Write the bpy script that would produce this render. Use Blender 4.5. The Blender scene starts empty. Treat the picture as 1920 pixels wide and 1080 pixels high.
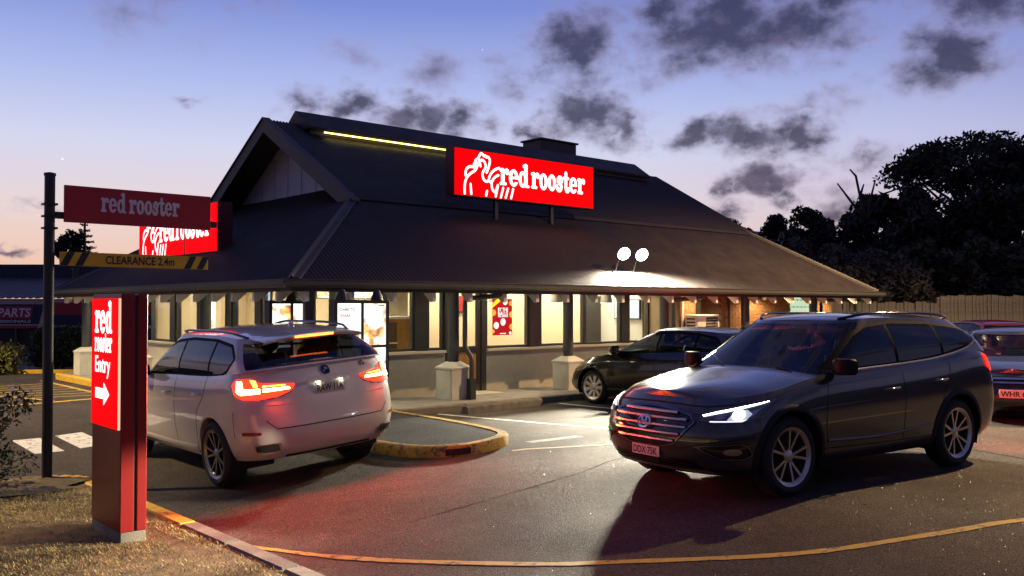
import bpy, bmesh, math, random
import numpy as np
from mathutils import Vector, Matrix

random.seed(7); np.random.seed(7)
S = bpy.context.scene
COL = S.collection
R = math.radians

# ------------------------------------------------------------------ camera
cam_d = bpy.data.cameras.new('camera'); cam = bpy.data.objects.new('camera', cam_d); COL.objects.link(cam)
cam.location = (-6.376, -12.145, 1.8)
cam.rotation_euler = (R(90 + 1.19), 0, R(-41.473))
cam_d.sensor_width = 36; cam_d.lens = 31.77; cam_d.clip_start = .05; cam_d.clip_end = 6000
S.camera = cam
S.view_settings.view_transform = 'Standard'; S.view_settings.look = 'None'
S.view_settings.exposure = 0; S.view_settings.gamma = 1; S.view_settings.use_curve_mapping = False
S.cycles.use_denoising = True
try: S.cycles.denoiser = 'OPENIMAGEDENOISE'
except Exception: pass
S.cycles.max_bounces = 8; S.cycles.transparent_max_bounces = 16; S.cycles.caustics_reflective = False; S.cycles.caustics_refractive = False
S.cycles.sample_clamp_indirect = 6

# ------------------------------------------------------------------ sky (dusk, clouds drawn by direction all round)
W = bpy.data.worlds.new('World'); S.world = W; W.use_nodes = True
nt = W.node_tree; nt.nodes.clear()
def N(t, **kw):
    n = nt.nodes.new(t)
    for k, v in kw.items(): setattr(n, k, v)
    return n
def LK(a, b): nt.links.new(a, b)
def mth(op, a, b=None, c=None, clamp=False):
    n = N('ShaderNodeMath', operation=op, use_clamp=clamp)
    for i, v in enumerate((a, b, c)):
        if v is None: continue
        if isinstance(v, (int, float)): n.inputs[i].default_value = v
        else: LK(v, n.inputs[i])
    return n.outputs[0]
def vth(op, a, b=None, out=0):
    n = N('ShaderNodeVectorMath', operation=op)
    for i, v in enumerate((a, b)):
        if v is None: continue
        if isinstance(v, (tuple, list)): n.inputs[i].default_value = v
        else: LK(v, n.inputs[i])
    return n.outputs[out]
tc = N('ShaderNodeTexCoord'); sep = N('ShaderNodeSeparateXYZ'); LK(tc.outputs['Generated'], sep.inputs[0])
dx, dy, dz = sep.outputs
az = mth('MULTIPLY', mth('ARCTAN2', dx, dy), 57.2958)
el = mth('MULTIPLY', mth('ARCSINE', dz), 57.2958)
def ramp(fac, stops):
    n = N('ShaderNodeValToRGB'); LK(fac, n.inputs[0]); e = n.color_ramp.elements
    while len(e) < len(stops): e.new(.5)
    for k, (p, c) in enumerate(stops): e[k].position = p; e[k].color = (*c, 1)
    return n.outputs[0]
def s2l(*c): return tuple(((v/255+.055)/1.055)**2.4 if v > 10 else v/255/12.92 for v in c)
elf = mth('DIVIDE', el, 40, clamp=True)
warm = ramp(elf, [(0, s2l(226, 176, 150)), (.07, s2l(228, 190, 172)), (.14, s2l(222, 203, 203)), (.24, s2l(202, 204, 228)), (.34, s2l(165, 178, 226)), (.46, s2l(118, 136, 206)), (1, s2l(60, 75, 140))])
cool = ramp(elf, [(0, s2l(176, 150, 165)), (.12, s2l(192, 178, 198)), (.25, s2l(176, 178, 214)), (.36, s2l(138, 150, 206)), (.47, s2l(106, 122, 192)), (1, s2l(52, 64, 124))])
night = ramp(elf, [(0, s2l(84, 82, 118)), (.3, s2l(72, 80, 130)), (1, s2l(42, 52, 104))])
# afterglow lies toward azimuth 22 deg; fades on the far side of the sky
glow = mth('COSINE', mth('MULTIPLY', mth('SUBTRACT', az, 26), .0174533))
g1 = mth('MULTIPLY_ADD', mth('SUBTRACT', glow, .70), 4.2, 0, clamp=True)
g2 = mth('MULTIPLY_ADD', glow, .75, .45, clamp=True)
def mixc(f, a, b):
    n = N('ShaderNodeMix', data_type='RGBA'); LK(f, n.inputs[0]) if not isinstance(f, float) else setattr(n.inputs[0], 'default_value', f)
    for i, v in ((6, a), (7, b)):
        if isinstance(v, tuple): n.inputs[i].default_value = (*v, 1)
        else: LK(v, n.inputs[i])
    return n.outputs[2]
sky = mixc(g2, night, mixc(g1, cool, warm))
nis = N('ShaderNodeTexSky', sky_type='NISHITA', sun_disc=False, sun_elevation=R(-2), sun_rotation=R(26))
hz = N('ShaderNodeMix', data_type='RGBA', blend_type='ADD'); hz.inputs[0].default_value = .03
LK(sky, hz.inputs[6]); LK(nis.outputs[0], hz.inputs[7]); sky = hz.outputs[2]
# clouds
comb = N('ShaderNodeCombineXYZ'); LK(az, comb.inputs[0]); LK(mth('MULTIPLY', el, 1.35), comb.inputs[1])
nz = N('ShaderNodeTexNoise'); nz.inputs['Scale'].default_value = .32; nz.inputs['Detail'].default_value = 7; nz.inputs['Roughness'].default_value = .6
LK(comb.outputs[0], nz.inputs['Vector'])
nz2 = N('ShaderNodeTexNoise'); nz2.inputs['Scale'].default_value = .5; nz2.inputs['Detail'].default_value = 4; nz2.inputs['Roughness'].default_value = .55
LK(comb.outputs[0], nz2.inputs['Vector'])
warp = vth('MULTIPLY', vth('SUBTRACT', nz2.outputs['Color'], (.5, .5, .5)), (5.0, 4.4, 0))
pos = vth('ADD', comb.outputs[0], warp)
CL = [(45.6, 15.9, 2.2, 1.9, 1), (46.6, 17.6, 1.8, 1.4, .55), (54.5, 17.0, 4.4, 2.0, 1), (58.5, 16.4, 3.6, 1.5, .9), (51.0, 17.6, 2.0, 1.6, .8), (61.5, 18.6, 2.8, 1.2, .9), (67.4, 14.3, 2.2, 1.4, 1),
      (69.6, 17.2, 2.8, 1.6, .9), (31.6, 12.5, 1.5, .75, .85), (35.0, 11.9, 2.2, .9, 1), (38.2, 11.7, 1.5, 1.0, .95), (36.6, 14.3, 1.6, 1.2, .42), (42.8, 11.1, .9, .85, .85), (46.6, 11.9, 2.2, 1.15, 1),
      (48.6, 11.2, 1.0, 1.0, .8), (41.3, 14.2, 1.2, 1.2, .48), (53.3, 10.6, 1.5, .7, .9), (56.6, 10.3, 2.4, .95, 1), (59.0, 10.1, 1.2, .8, .85), (54.6, 7.5, .7, .7, .7), (57.3, 7.8, 1.7, .8, 1),
      (57.9, 6.8, .8, .6, .8), (59.3, 11.7, 1.8, .6, .55), (62.0, 12.7, .9, .9, .45), (62.8, 8.7, 1.3, .6, .6), (18.8, 17.0, 2.3, 1.0, .34), (25.4, 18.4, 1.5, .7, .34), (32.0, 15.5, 1.6, .6, .36),
      (28.3, 12.5, 1.0, .7, .6), (22.0, 12.4, .7, .25, .42), (12.2, 3.3, 1.1, .25, .9), (13.5, 5.4, 1.5, .28, .42), (54.9, 5.6, .9, .5, .75), (61.9, 5.9, 1.5, .9, .7), (49.6, 13.8, 1.2, .8, .42)]
acc = None
for a_, e_, sx, sy, k in CL:
    d = vth('LENGTH', vth('MULTIPLY', vth('SUBTRACT', pos, (a_, e_*1.35, 0)), (1/sx/1.42, 1/sy/1.35/1.42, 0)), out=1)
    v = mth('MULTIPLY', mth('SUBTRACT', 1.35, d), k)
    acc = v if acc is None else mth('MAXIMUM', acc, v)
# the same broken cloud goes on beyond the part of the sky in view
big = N('ShaderNodeTexNoise'); big.inputs['Scale'].default_value = .075; big.inputs['Detail'].default_value = 3; LK(comb.outputs[0], big.inputs['Vector'])
far = mth('MULTIPLY', mth('SUBTRACT', big.outputs[0], .5), 7)
away = mth('MAXIMUM', mth('GREATER_THAN', mth('ABSOLUTE', mth('SUBTRACT', az, 41)), 34), mth('GREATER_THAN', el, 23))
acc = mth('MAXIMUM', acc, mth('MULTIPLY_ADD', away, far, mth('MULTIPLY', mth('SUBTRACT', 1, away), -2)))
dens = mth('ADD', acc, mth('MULTIPLY', mth('SUBTRACT', nz.outputs[0], .5), 1.5))
cf = N('ShaderNodeMapRange', interpolation_type='SMOOTHSTEP'); LK(dens, cf.inputs[0]); cf.inputs[1].default_value = -.12; cf.inputs[2].default_value = 1.1
ccol = mixc(mth('MULTIPLY', mth('SUBTRACT', 16, el), .08, clamp=True), s2l(62, 60, 88), s2l(84, 74, 92))
nz3 = N('ShaderNodeTexNoise'); nz3.inputs['Scale'].default_value = .55; nz3.inputs['Detail'].default_value = 8; nz3.inputs['Roughness'].default_value = .6; LK(vth('ADD', comb.outputs[0], (31, 7, 3)), nz3.inputs['Vector'])
ccol = mixc(mth('MULTIPLY', mth('SUBTRACT', nz3.outputs[0], .3), 2.4, clamp=True), s2l(50, 48, 70), ccol)
ccol = mixc(mth('MULTIPLY', mth('SUBTRACT', nz3.outputs[0], .5), 2.6, clamp=True), ccol, s2l(112, 100, 126))
edge = mixc(cf.outputs[0], s2l(165, 150, 178), ccol)
skyc = mixc(mth('MULTIPLY', cf.outputs[0], .9), sky, edge)
# two evening planets
dot = None
for a_, e_, r_ in ((14.95, 8.35, .055), (39.6, 15.95, .03)):
    d = vth('LENGTH', vth('SUBTRACT', vth('MULTIPLY', comb.outputs[0], (1, 1/1.35, 0)), (a_, e_, 0)), out=1)
    v = mth('LESS_THAN', d, r_); dot = v if dot is None else mth('MAXIMUM', dot, v)
skyc = mixc(dot, skyc, (1.0, .95, .85))
bgn = N('ShaderNodeBackground'); LK(skyc, bgn.inputs[0]); bgn.inputs[1].default_value = 1.1
wo = N('ShaderNodeOutputWorld'); LK(bgn.outputs[0], wo.inputs[0])

# the sun is below the horizon: only its faint, very soft afterglow is left
sl = bpy.data.lights.new('sun', 'SUN'); sl.energy = .03; sl.angle = R(60); sl.color = (1, .78, .66)
so = bpy.data.objects.new('sun', sl); COL.objects.link(so)
so.rotation_euler = (R(80), 0, R(-26 + 180))

# ------------------------------------------------------------------ materials
MATS = {}
def mat(name, col=(.5, .5, .5), rough=.5, metal=0, spec=.5, emit=None, es=0, var=0, vscale=8, bump=0, bscale=60, coat=0, alpha=None, rvar=0):
    if name in MATS: return MATS[name]
    m = bpy.data.materials.new(name); m.use_nodes = True; t = m.node_tree; b = t.nodes['Principled BSDF']
    b.inputs['Base Color'].default_value = (*col, 1); b.inputs['Roughness'].default_value = rough; b.inputs['Metallic'].default_value = metal
    b.inputs['Specular IOR Level'].default_value = spec
    if coat: b.inputs['Coat Weight'].default_value = coat; b.inputs['Coat Roughness'].default_value = .04
    if emit: b.inputs['Emission Color'].default_value = (*emit, 1); b.inputs['Emission Strength'].default_value = es
    if var or bump or rvar:
        co = t.nodes.new('ShaderNodeTexCoord')
        if var or rvar:
            n = t.nodes.new('ShaderNodeTexNoise'); n.inputs['Scale'].default_value = vscale; n.inputs['Detail'].default_value = 6; n.inputs['Roughness'].default_value = .65
            t.links.new(co.outputs['Object'], n.inputs['Vector'])
        if var:
            r = t.nodes.new('ShaderNodeMapRange'); r.inputs[1].default_value = .3; r.inputs[2].default_value = .7; r.inputs[3].default_value = 1-var; r.inputs[4].default_value = 1+var
            t.links.new(n.outputs[0], r.inputs[0])
            x = t.nodes.new('ShaderNodeMix'); x.data_type = 'RGBA'; x.blend_type = 'MULTIPLY'; x.inputs[0].default_value = 1; x.inputs[6].default_value = (*col, 1)
            t.links.new(r.outputs[0], x.inputs[7]); t.links.new(x.outputs[2], b.inputs['Base Color'])
        if rvar:
            r = t.nodes.new('ShaderNodeMapRange'); r.inputs[1].default_value = .3; r.inputs[2].default_value = .7; r.inputs[3].default_value = max(0, rough-rvar); r.inputs[4].default_value = min(1, rough+rvar)
            t.links.new(n.outputs[0], r.inputs[0]); t.links.new(r.outputs[0], b.inputs['Roughness'])
        if bump:
            n2 = t.nodes.new('ShaderNodeTexNoise'); n2.inputs['Scale'].default_value = bscale; n2.inputs['Detail'].default_value = 4
            t.links.new(co.outputs['Object'], n2.inputs['Vector'])
            bp = t.nodes.new('ShaderNodeBump'); bp.inputs['Strength'].default_value = bump; bp.inputs['Distance'].default_value = .01
            t.links.new(n2.outputs[0], bp.inputs['Height']); t.links.new(bp.outputs[0], b.inputs['Normal'])
    MATS[name] = m; return m
def glass(name, tint=(.8, .85, .85), refl=1.0, rough=.0):
    if name in MATS: return MATS[name]
    m = bpy.data.materials.new(name); m.use_nodes = True; t = m.node_tree; t.nodes.clear()
    tr = t.nodes.new('ShaderNodeBsdfTransparent'); tr.inputs[0].default_value = (*tint, 1)
    gl = t.nodes.new('ShaderNodeBsdfGlossy'); gl.inputs['Roughness'].default_value = rough
    fr = t.nodes.new('ShaderNodeFresnel'); fr.inputs[0].default_value = 1.5
    mu = t.nodes.new('ShaderNodeMath'); mu.operation = 'MULTIPLY'; mu.inputs[1].default_value = refl; mu.use_clamp = True
    ge = t.nodes.new('ShaderNodeNewGeometry'); ir = t.nodes.new('ShaderNodeMapRange'); ir.inputs[3].default_value = 1.5; ir.inputs[4].default_value = 1/1.5; t.links.new(ge.outputs['Backfacing'], ir.inputs[0]); t.links.new(ir.outputs[0], fr.inputs[0])
    t.links.new(fr.outputs[0], mu.inputs[0])
    mx = t.nodes.new('ShaderNodeMixShader'); t.links.new(mu.outputs[0], mx.inputs[0]); t.links.new(tr.outputs[0], mx.inputs[1]); t.links.new(gl.outputs[0], mx.inputs[2])
    o = t.nodes.new('ShaderNodeOutputMaterial'); t.links.new(mx.outputs[0], o.inputs[0])
    MATS[name] = m; return m
def emis(name, col, s):
    return mat(name, tuple(min(.8, c*.2) for c in col), .6, spec=.06, emit=col, es=s)

# ------------------------------------------------------------------ ground shape
def ss(a, b, x):
    t = np.clip((x-a)/(b-a), 0, 1); return t*t*(3-2*t)
def gz(x, y):
    return .08*(np.clip(x, -2.6, 1.2)-1.2)*(1-.7*ss(-1, 8, y))-.0106*(np.clip(y, -12, -.3)+.3)
def G(x, y, off=0): return float(gz(np.float64(x), np.float64(y)))+off

# ------------------------------------------------------------------ mesh helpers
class MB:
    def __init__(s): s.v = []; s.f = []
    def add(s, vs, fs):
        o = len(s.v); s.v += [tuple(map(float, p)) for p in vs]; s.f += [tuple(i+o for i in f) for f in fs]; return s
    def box(s, x0, x1, y0, y1, z0, z1, M=None):
        vs = [(x, y, z) for x in (x0, x1) for y in (y0, y1) for z in (z0, z1)]
        if M is not None: vs = [M @ Vector(v) for v in vs]
        return s.add(vs, [(0, 1, 3, 2), (4, 6, 7, 5), (0, 4, 5, 1), (2, 3, 7, 6), (0, 2, 6, 4), (1, 5, 7, 3)])
    def bbox(s, x0, x1, y0, y1, z0, z1, b=.01, M=None):     # box with chamfered edges
        vs = []; idx = {}
        X, Y, Z = (x0, x1), (y0, y1), (z0, z1)
        for i in (0, 1):
            for j in (0, 1):
                for k in (0, 1):
                    c = (X[i], Y[j], Z[k]); sg = (1-2*i, 1-2*j, 1-2*k)
                    for ax in range(3):
                        p = [c[a]+(sg[a]*b if a != ax else 0) for a in range(3)]
                        idx[i, j, k, ax] = len(vs); vs.append(tuple(p))
        F = []
        for ax in range(3):
            for d in (0, 1):
                r = []
                for a, b2 in ((0, 0), (1, 0), (1, 1), (0, 1)):
                    t = [0, 0, 0]; t[ax] = d; o = [q for q in range(3) if q != ax]; t[o[0]] = a; t[o[1]] = b2
                    r.append(idx[(*t, ax)])
                F.append(tuple(r))
        for ax in range(3):
            o = [q for q in range(3) if q != ax]
            for a in (0, 1):
                for c in (0, 1):
                    t0 = [0, 0, 0]; t1 = [0, 0, 0]; t0[o[0]] = t1[o[0]] = a; t0[o[1]] = t1[o[1]] = c; t1[ax] = 1
                    F.append((idx[(*t0, o[0])], idx[(*t0, o[1])], idx[(*t1, o[1])], idx[(*t1, o[0])]))
        for i in (0, 1):
            for j in (0, 1):
                for k in (0, 1): F.append((idx[i, j, k, 0], idx[i, j, k, 1], idx[i, j, k, 2]))
        if M is not None: vs = [M @ Vector(v) for v in vs]
        return s.add(vs, F)
    def grid(s, P, closed=False):
        P = np.asarray(P, float); n, m = P.shape[:2]
        fs = []
        for i in range(n-1):
            for j in range(m if closed else m-1):
                j2 = (j+1) % m; fs.append((i*m+j, i*m+j2, (i+1)*m+j2, (i+1)*m+j))
        return s.add(P.reshape(-1, 3), fs)
    def tube(s, path, r, n=8, cap=True):
        path = [Vector(p) for p in path]; rs = r if isinstance(r, (list, tuple)) else [r]*len(path)
        rows = []; up = None
        for i, p in enumerate(path):
            d = (path[min(i+1, len(path)-1)]-path[max(i-1, 0)]).normalized()
            if up is None: up = d.orthogonal().normalized()
            up = (up-d*up.dot(d)).normalized(); sd = d.cross(up)
            rows.append([p+(up*math.cos(a)+sd*math.sin(a))*rs[i] for a in [2*math.pi*k/n for k in range(n)]])
        o = len(s.v); s.grid(np.array([[tuple(q) for q in row] for row in rows]), closed=True)
        if cap:
            s.f.append(tuple(o+k for k in range(n))[::-1]); e = o+(len(path)-1)*n; s.f.append(tuple(e+k for k in range(n)))
        return s
    def cyl(s, p0, p1, r0, r1=None, n=16): return s.tube([p0, p1], [r0, r0 if r1 is None else r1], n)
    def lathe(s, prof, n=32, M=None):       # profile (r, h): turned round local z
        P = np.array([[(r*math.cos(2*math.pi*k/n), r*math.sin(2*math.pi*k/n), h) for k in range(n)] for r, h in prof])
        if M is not None: P = np.array([[tuple(M @ Vector(q)) for q in row] for row in P])
        return s.grid(P, closed=True)
    def prism(s, pts, ext, M=None):         # pts: 3-D loop, extruded by vector ext
        n = len(pts); a = [Vector(p) for p in pts]; e = Vector(ext); vs = a+[p+e for p in a]
        if M is not None: vs = [M @ v for v in vs]
        return s.add(vs, [tuple(range(n))[::-1], tuple(range(n, 2*n))]+[(i, (i+1) % n, n+(i+1) % n, n+i) for i in range(n)])
    def mesh(s, name, m=None, smooth=None):
        me = bpy.data.meshes.new(name); me.from_pydata(s.v, [], s.f); me.update()
        if m is not None: me.materials.append(m if not isinstance(m, str) else MATS[m])
        if smooth is not None:
            bm = bmesh.new(); bm.from_mesh(me); bmesh.ops.recalc_face_normals(bm, faces=bm.faces); bm.to_mesh(me); bm.free()
            me.shade_smooth(); me.set_sharp_from_angle(angle=R(smooth))
        return me
    def build(s, name, m, parent=None, smooth=None, loc=None):
        o = bpy.data.objects.new(name, s.mesh(name, m, smooth)); COL.objects.link(o)
        if parent is not None: o.parent = parent
        if loc is not None: o.location = loc
        return o
def inst(name, me, parent=None, loc=(0, 0, 0), rot=(0, 0, 0), sc=None):
    o = bpy.data.objects.new(name, me); COL.objects.link(o); o.parent = parent; o.location = loc; o.rotation_euler = rot
    if sc is not None: o.scale = sc
    return o
def tag(o, label=None, cat=None, group=None, kind=None):
    for k, v in (('label', label), ('category', cat), ('group', group), ('kind', kind)):
        if v: o[k] = v
    return o
def empty(name, loc=(0, 0, 0), rz=0):
    o = bpy.data.objects.new(name, None); COL.objects.link(o); o.location = loc; o.rotation_euler = (0, 0, rz); o.empty_display_size = .1; return o
def copy_tree(o, parent=None):
    c = o.copy(); COL.objects.link(c); c.parent = parent
    for ch in [x for x in o.children]: copy_tree(ch, c)
    return c

# 2-D shapes as fields (positive inside), turned into meshes by marching squares
def sd_poly(X, Y, pts):
    pts = np.asarray(pts, float); d = np.full(np.shape(X), 1e9); ins = np.zeros(np.shape(X), bool)
    for i in range(len(pts)):
        a, b = pts[i], pts[(i+1) % len(pts)]; e = b-a; L2 = max(e@e, 1e-12)
        t = np.clip(((X-a[0])*e[0]+(Y-a[1])*e[1])/L2, 0, 1); d = np.minimum(d, np.hypot(X-a[0]-t*e[0], Y-a[1]-t*e[1]))
        c = ((a[1] > Y) != (b[1] > Y)) & (X < (b[0]-a[0])*(Y-a[1])/((b[1]-a[1]) or 1e-12)+a[0]); ins ^= c
    return np.where(ins, d, -d)
def sd_line(X, Y, pts, r):
    d = np.full(np.shape(X), 1e9); pts = np.asarray(pts, float)
    for i in range(len(pts)-1):
        a, b = pts[i], pts[i+1]; e = b-a; L2 = max(e@e, 1e-12)
        t = np.clip(((X-a[0])*e[0]+(Y-a[1])*e[1])/L2, 0, 1); d = np.minimum(d, np.hypot(X-a[0]-t*e[0], Y-a[1]-t*e[1]))
    return r-d
def sd_ell(X, Y, cx, cy, rx, ry):
    k = np.hypot((X-cx)/rx, (Y-cy)/ry); return (1-k)*min(rx, ry)
def ms(P, F):
    """part of the grid surface P (n,m,3) where F > 0"""
    P = np.asarray(P, float); n, m = F.shape; vs = []; fs = []; vid = {}; eid = {}
    def gv(i, j):
        k = (i, j)
        if k not in vid: vid[k] = len(vs); vs.append(tuple(P[i, j]))
        return vid[k]
    def ge(a, b):
        k = (a, b) if a < b else (b, a)
        if k not in eid:
            t = F[a]/(F[a]-F[b]); t = min(max(t, .001), .999); eid[k] = len(vs); vs.append(tuple(P[a]*(1-t)+P[b]*t))
        return eid[k]
    pos = F > 0; cnt = pos[:-1, :-1].astype(int)+pos[1:, :-1]+pos[1:, 1:]+pos[:-1, 1:]
    for i, j in np.argwhere(cnt > 0):
        i = int(i); j = int(j); q = [(i, j), (i+1, j), (i+1, j+1), (i, j+1)]
        if cnt[i, j] == 4: fs.append(tuple(gv(*c) for c in q)); continue
        r = []
        for a in range(4):
            c, d = q[a], q[(a+1) % 4]
            if pos[c]: r.append(gv(*c))
            if pos[c] != pos[d]: r.append(ge(c, d))
        if len(r) >= 3: fs.append(tuple(r))
    return vs, fs
def flat(fn, x0, x1, y0, y1, st):
    xs = np.linspace(x0, x1, max(2, int((x1-x0)/st)+1)); ys = np.linspace(y0, y1, max(2, int((y1-y0)/st)+1))
    X, Y = np.meshgrid(xs, ys, indexing='ij'); F = fn(X, Y)
    return ms(np.stack([X, Y, X*0], -1), F)
def place2d(vf, O, U, V, k=1.0):
    O, U, V = Vector(O), Vector(U), Vector(V)
    return [O+U*(v[0]*k)+V*(v[1]*k) for v in vf[0]], vf[1]
def text2d(s, size, bold=0, align='LEFT', sx=1.0):
    cu = bpy.data.curves.new('t', 'FONT'); cu.body = s; cu.size = size; cu.offset = bold; cu.align_x = align; cu.resolution_u = 3
    ob = bpy.data.objects.new('t', cu); me = bpy.data.meshes.new_from_object(ob)
    vf = ([(v.co.x*sx, v.co.y) for v in me.vertices], [tuple(p.vertices) for p in me.polygons])
    bpy.data.objects.remove(ob); bpy.data.curves.remove(cu); bpy.data.meshes.remove(me); return vf
def width2d(vf): xs = [v[0] for v in vf[0]]; return min(xs), max(xs)

# heavy slab-serif lower-case letters for the shop name (x-height 1)
def L_r(X, Y):
    f = np.maximum(sd_poly(X, Y, [(.12, .05), (.46, .05), (.46, .95), (.12, .95)]), sd_line(X, Y, [(.08, .08), (.56, .08)], .09))
    f = np.maximum(f, sd_line(X, Y, [(.08, .9), (.3, .93)], .1)); f = np.maximum(f, sd_line(X, Y, [(.4, .72), (.52, .88), (.66, .93)], .1))
    return np.maximum(f, sd_ell(X, Y, .72, .82, .17, .19))
def L_o(X, Y):
    return np.minimum(sd_ell(X, Y, .45, .5, .45, .53), -sd_ell(X, Y, .45, .5, .13, .33))
def L_e(X, Y):
    f = np.minimum(sd_ell(X, Y, .45, .5, .45, .53), -sd_ell(X, Y, .45, .5, .15, .34))
    f = np.maximum(f, sd_poly(X, Y, [(.2, .44), (.86, .44), (.86, .58), (.2, .58)])); return np.minimum(f, -sd_poly(X, Y, [(.55, .26), (1.2, .24), (1.2, .43), (.55, .43)]))
def L_d(X, Y):
    f = np.minimum(sd_ell(X, Y, .4, .48, .4, .51), -sd_ell(X, Y, .42, .48, .13, .32))
    f = np.maximum(f, sd_poly(X, Y, [(.56, .03), (.88, .03), (.88, 1.42), (.56, 1.42)])); f = np.maximum(f, sd_line(X, Y, [(.5, 1.3), (.7, 1.38)], .1)); return np.maximum(f, sd_line(X, Y, [(.75, .07), (.97, .07)], .085))
def L_s(X, Y):
    f = sd_line(X, Y, [(.62, .74), (.5, .88), (.34, .9), (.2, .8), (.2, .67), (.34, .55), (.5, .46), (.58, .34), (.54, .18), (.38, .08), (.22, .1), (.12, .24)], .135)
    return np.maximum(f, np.maximum(sd_ell(X, Y, .64, .74, .13, .2), sd_ell(X, Y, .1, .25, .12, .2)))
def L_t(X, Y):
    f = sd_line(X, Y, [(.3, 1.2), (.3, .3), (.36, .12), (.52, .1), (.6, .2)], .15); return np.maximum(f, sd_line(X, Y, [(.02, .9), (.58, .9)], .09))
LET = {'r': (L_r, .88), 'o': (L_o, .93), 'e': (L_e, .93), 'd': (L_d, 1.03), 's': (L_s, .79), 't': (L_t, .7)}
def slab(word, h, cond=.74, st=.045):
    vs, fs, x = [], [], 0
    for c in word:
        if c == ' ': x += .3; continue
        fn, w = LET[c]; v, f = flat(fn, -.1, w+.15, -.12, 1.6, st); o = len(vs)
        vs += [((a[0]+x)*cond*h, a[1]*h) for a in v]; fs += [tuple(i+o for i in q) for q in f]; x += w
    return vs, fs
ROO = [[(.268,.052),(.262,.15),(.275,.276),(.322,.388),(.408,.468),(.506,.523),(.561,.565),(.593,.631),(.626,.716),(.693,.782),(.77,.774),(.815,.71),(.83,.647),(.781,.578),(.741,.52),(.737,.446),(.781,.36),(.848,.339),(.904,.371),(.927,.465),(.983,.544),(1.074,.618),(1.19,.66)],
 [(.626,.807),(.681,.913),(.737,.91),(.77,.86),(.808,.888),(.837,.844),(.878,.868),(.927,.832),(.938,.778),(.916,.684),(.871,.569),(.848,.534)],
 [(.626,.807),(.528,.742),(.571,.705),(.495,.675),(.543,.641),(.539,.604),(.43,.623),(.333,.586),(.29,.51),(.29,.421)],
 [(.904,.371),(.983,.324),(1.017,.4),(1.074,.461),(1.17,.509)],[(.983,.324),(.995,.196),(1.074,.129),(1.109,.187),(1.175,.343),(1.097,.057)],[(1.305,.25),(1.24,.05)],[(1.445,.25),(1.374,.052)],[(1.586,.25),(1.527,.055)],[(.67,.703),(.686,.65)],[(.419,.254),(.441,.058)],[(.86,.148),(.837,.054)]]
def emblem():
    def fn(X, Y):
        f = np.full(X.shape, -1.0)
        for s in ROO: f = np.maximum(f, sd_line(X, Y, s, .026))
        return f
    return flat(fn, .2, 1.65, 0, .98, .012)
def chaikin(p, k=2):
    p = [np.array(q, float) for q in p]
    for _ in range(k):
        r = [p[0]]
        for a, b in zip(p, p[1:]): r += [a*.75+b*.25, a*.25+b*.75]
        p = r+[p[-1]]
    return p
ROO = [chaikin(s) if len(s) > 4 else s for s in ROO]
# ------------------------------------------------------------------ palette
def asphalt_mat(name, base, tint=(1, 1, 1)):
    m = bpy.data.materials.new(name); m.use_nodes = True; t = m.node_tree; b = t.nodes['Principled BSDF']; MATS[name] = m
    co = t.nodes.new('ShaderNodeTexCoord'); L = t.links.new
    def noise(sc, det, rough=.6):
        n = t.nodes.new('ShaderNodeTexNoise'); n.inputs['Scale'].default_value = sc; n.inputs['Detail'].default_value = det; n.inputs['Roughness'].default_value = rough; L(co.outputs['Object'], n.inputs['Vector']); return n
    def mr(s, a, b_, c, d):
        n = t.nodes.new('ShaderNodeMapRange'); L(s, n.inputs[0])
        for i, v in enumerate((a, b_, c, d)): n.inputs[i+1].default_value = v
        return n.outputs[0]
    def mul(a, b_):
        n = t.nodes.new('ShaderNodeMath'); n.operation = 'MULTIPLY'; L(a, n.inputs[0]); L(b_, n.inputs[1]); return n.outputs[0]
    big = noise(.45, 5, .6); mid = noise(5, 5, .7); 
    vo = t.nodes.new('ShaderNodeTexVoronoi'); vo.inputs['Scale'].default_value = 85; L(co.outputs['Object'], vo.inputs['Vector'])
    sp = t.nodes.new('ShaderNodeSeparateColor'); L(vo.outputs['Color'], sp.inputs[0])
    k = mul(mul(mr(big.outputs[0], .3, .7, .65, 1.4), mr(mid.outputs[0], .25, .75, .75, 1.25)), mr(sp.outputs[0], 0, 1, .5, 1.7))
    x = t.nodes.new('ShaderNodeMix'); x.data_type = 'RGBA'; x.blend_type = 'MULTIPLY'; x.inputs[0].default_value = 1; x.inputs[6].default_value = (*[base*c for c in tint], 1); L(k, x.inputs[7]); L(x.outputs[2], b.inputs['Base Color'])
    L(mr(big.outputs[0], .3, .7, .85, .68), b.inputs['Roughness']); b.inputs['Specular IOR Level'].default_value = .17
    b1 = t.nodes.new('ShaderNodeBump'); b1.inputs['Strength'].default_value = .9; b1.inputs['Distance'].default_value = .006; L(vo.outputs['Distance'], b1.inputs['Height'])
    b2 = t.nodes.new('ShaderNodeBump'); b2.inputs['Strength'].default_value = .5; b2.inputs['Distance'].default_value = .01; n3 = noise(40, 4); L(n3.outputs[0], b2.inputs['Height']); L(b1.outputs[0], b2.inputs['Normal'])
    L(b2.outputs[0], b.inputs['Normal']); return m
ASPH = asphalt_mat('asphalt', .047, (1.2, 1, .84)); ASPH2 = asphalt_mat('asphalt_dark', .024)
CONC = mat('concrete', (.19, .17, .14), .85, var=.3, vscale=5, bump=.5, bscale=80)
PAVE = mat('paving', (.24, .23, .22), .75, var=.25, vscale=3, bump=.3, bscale=60)
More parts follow.
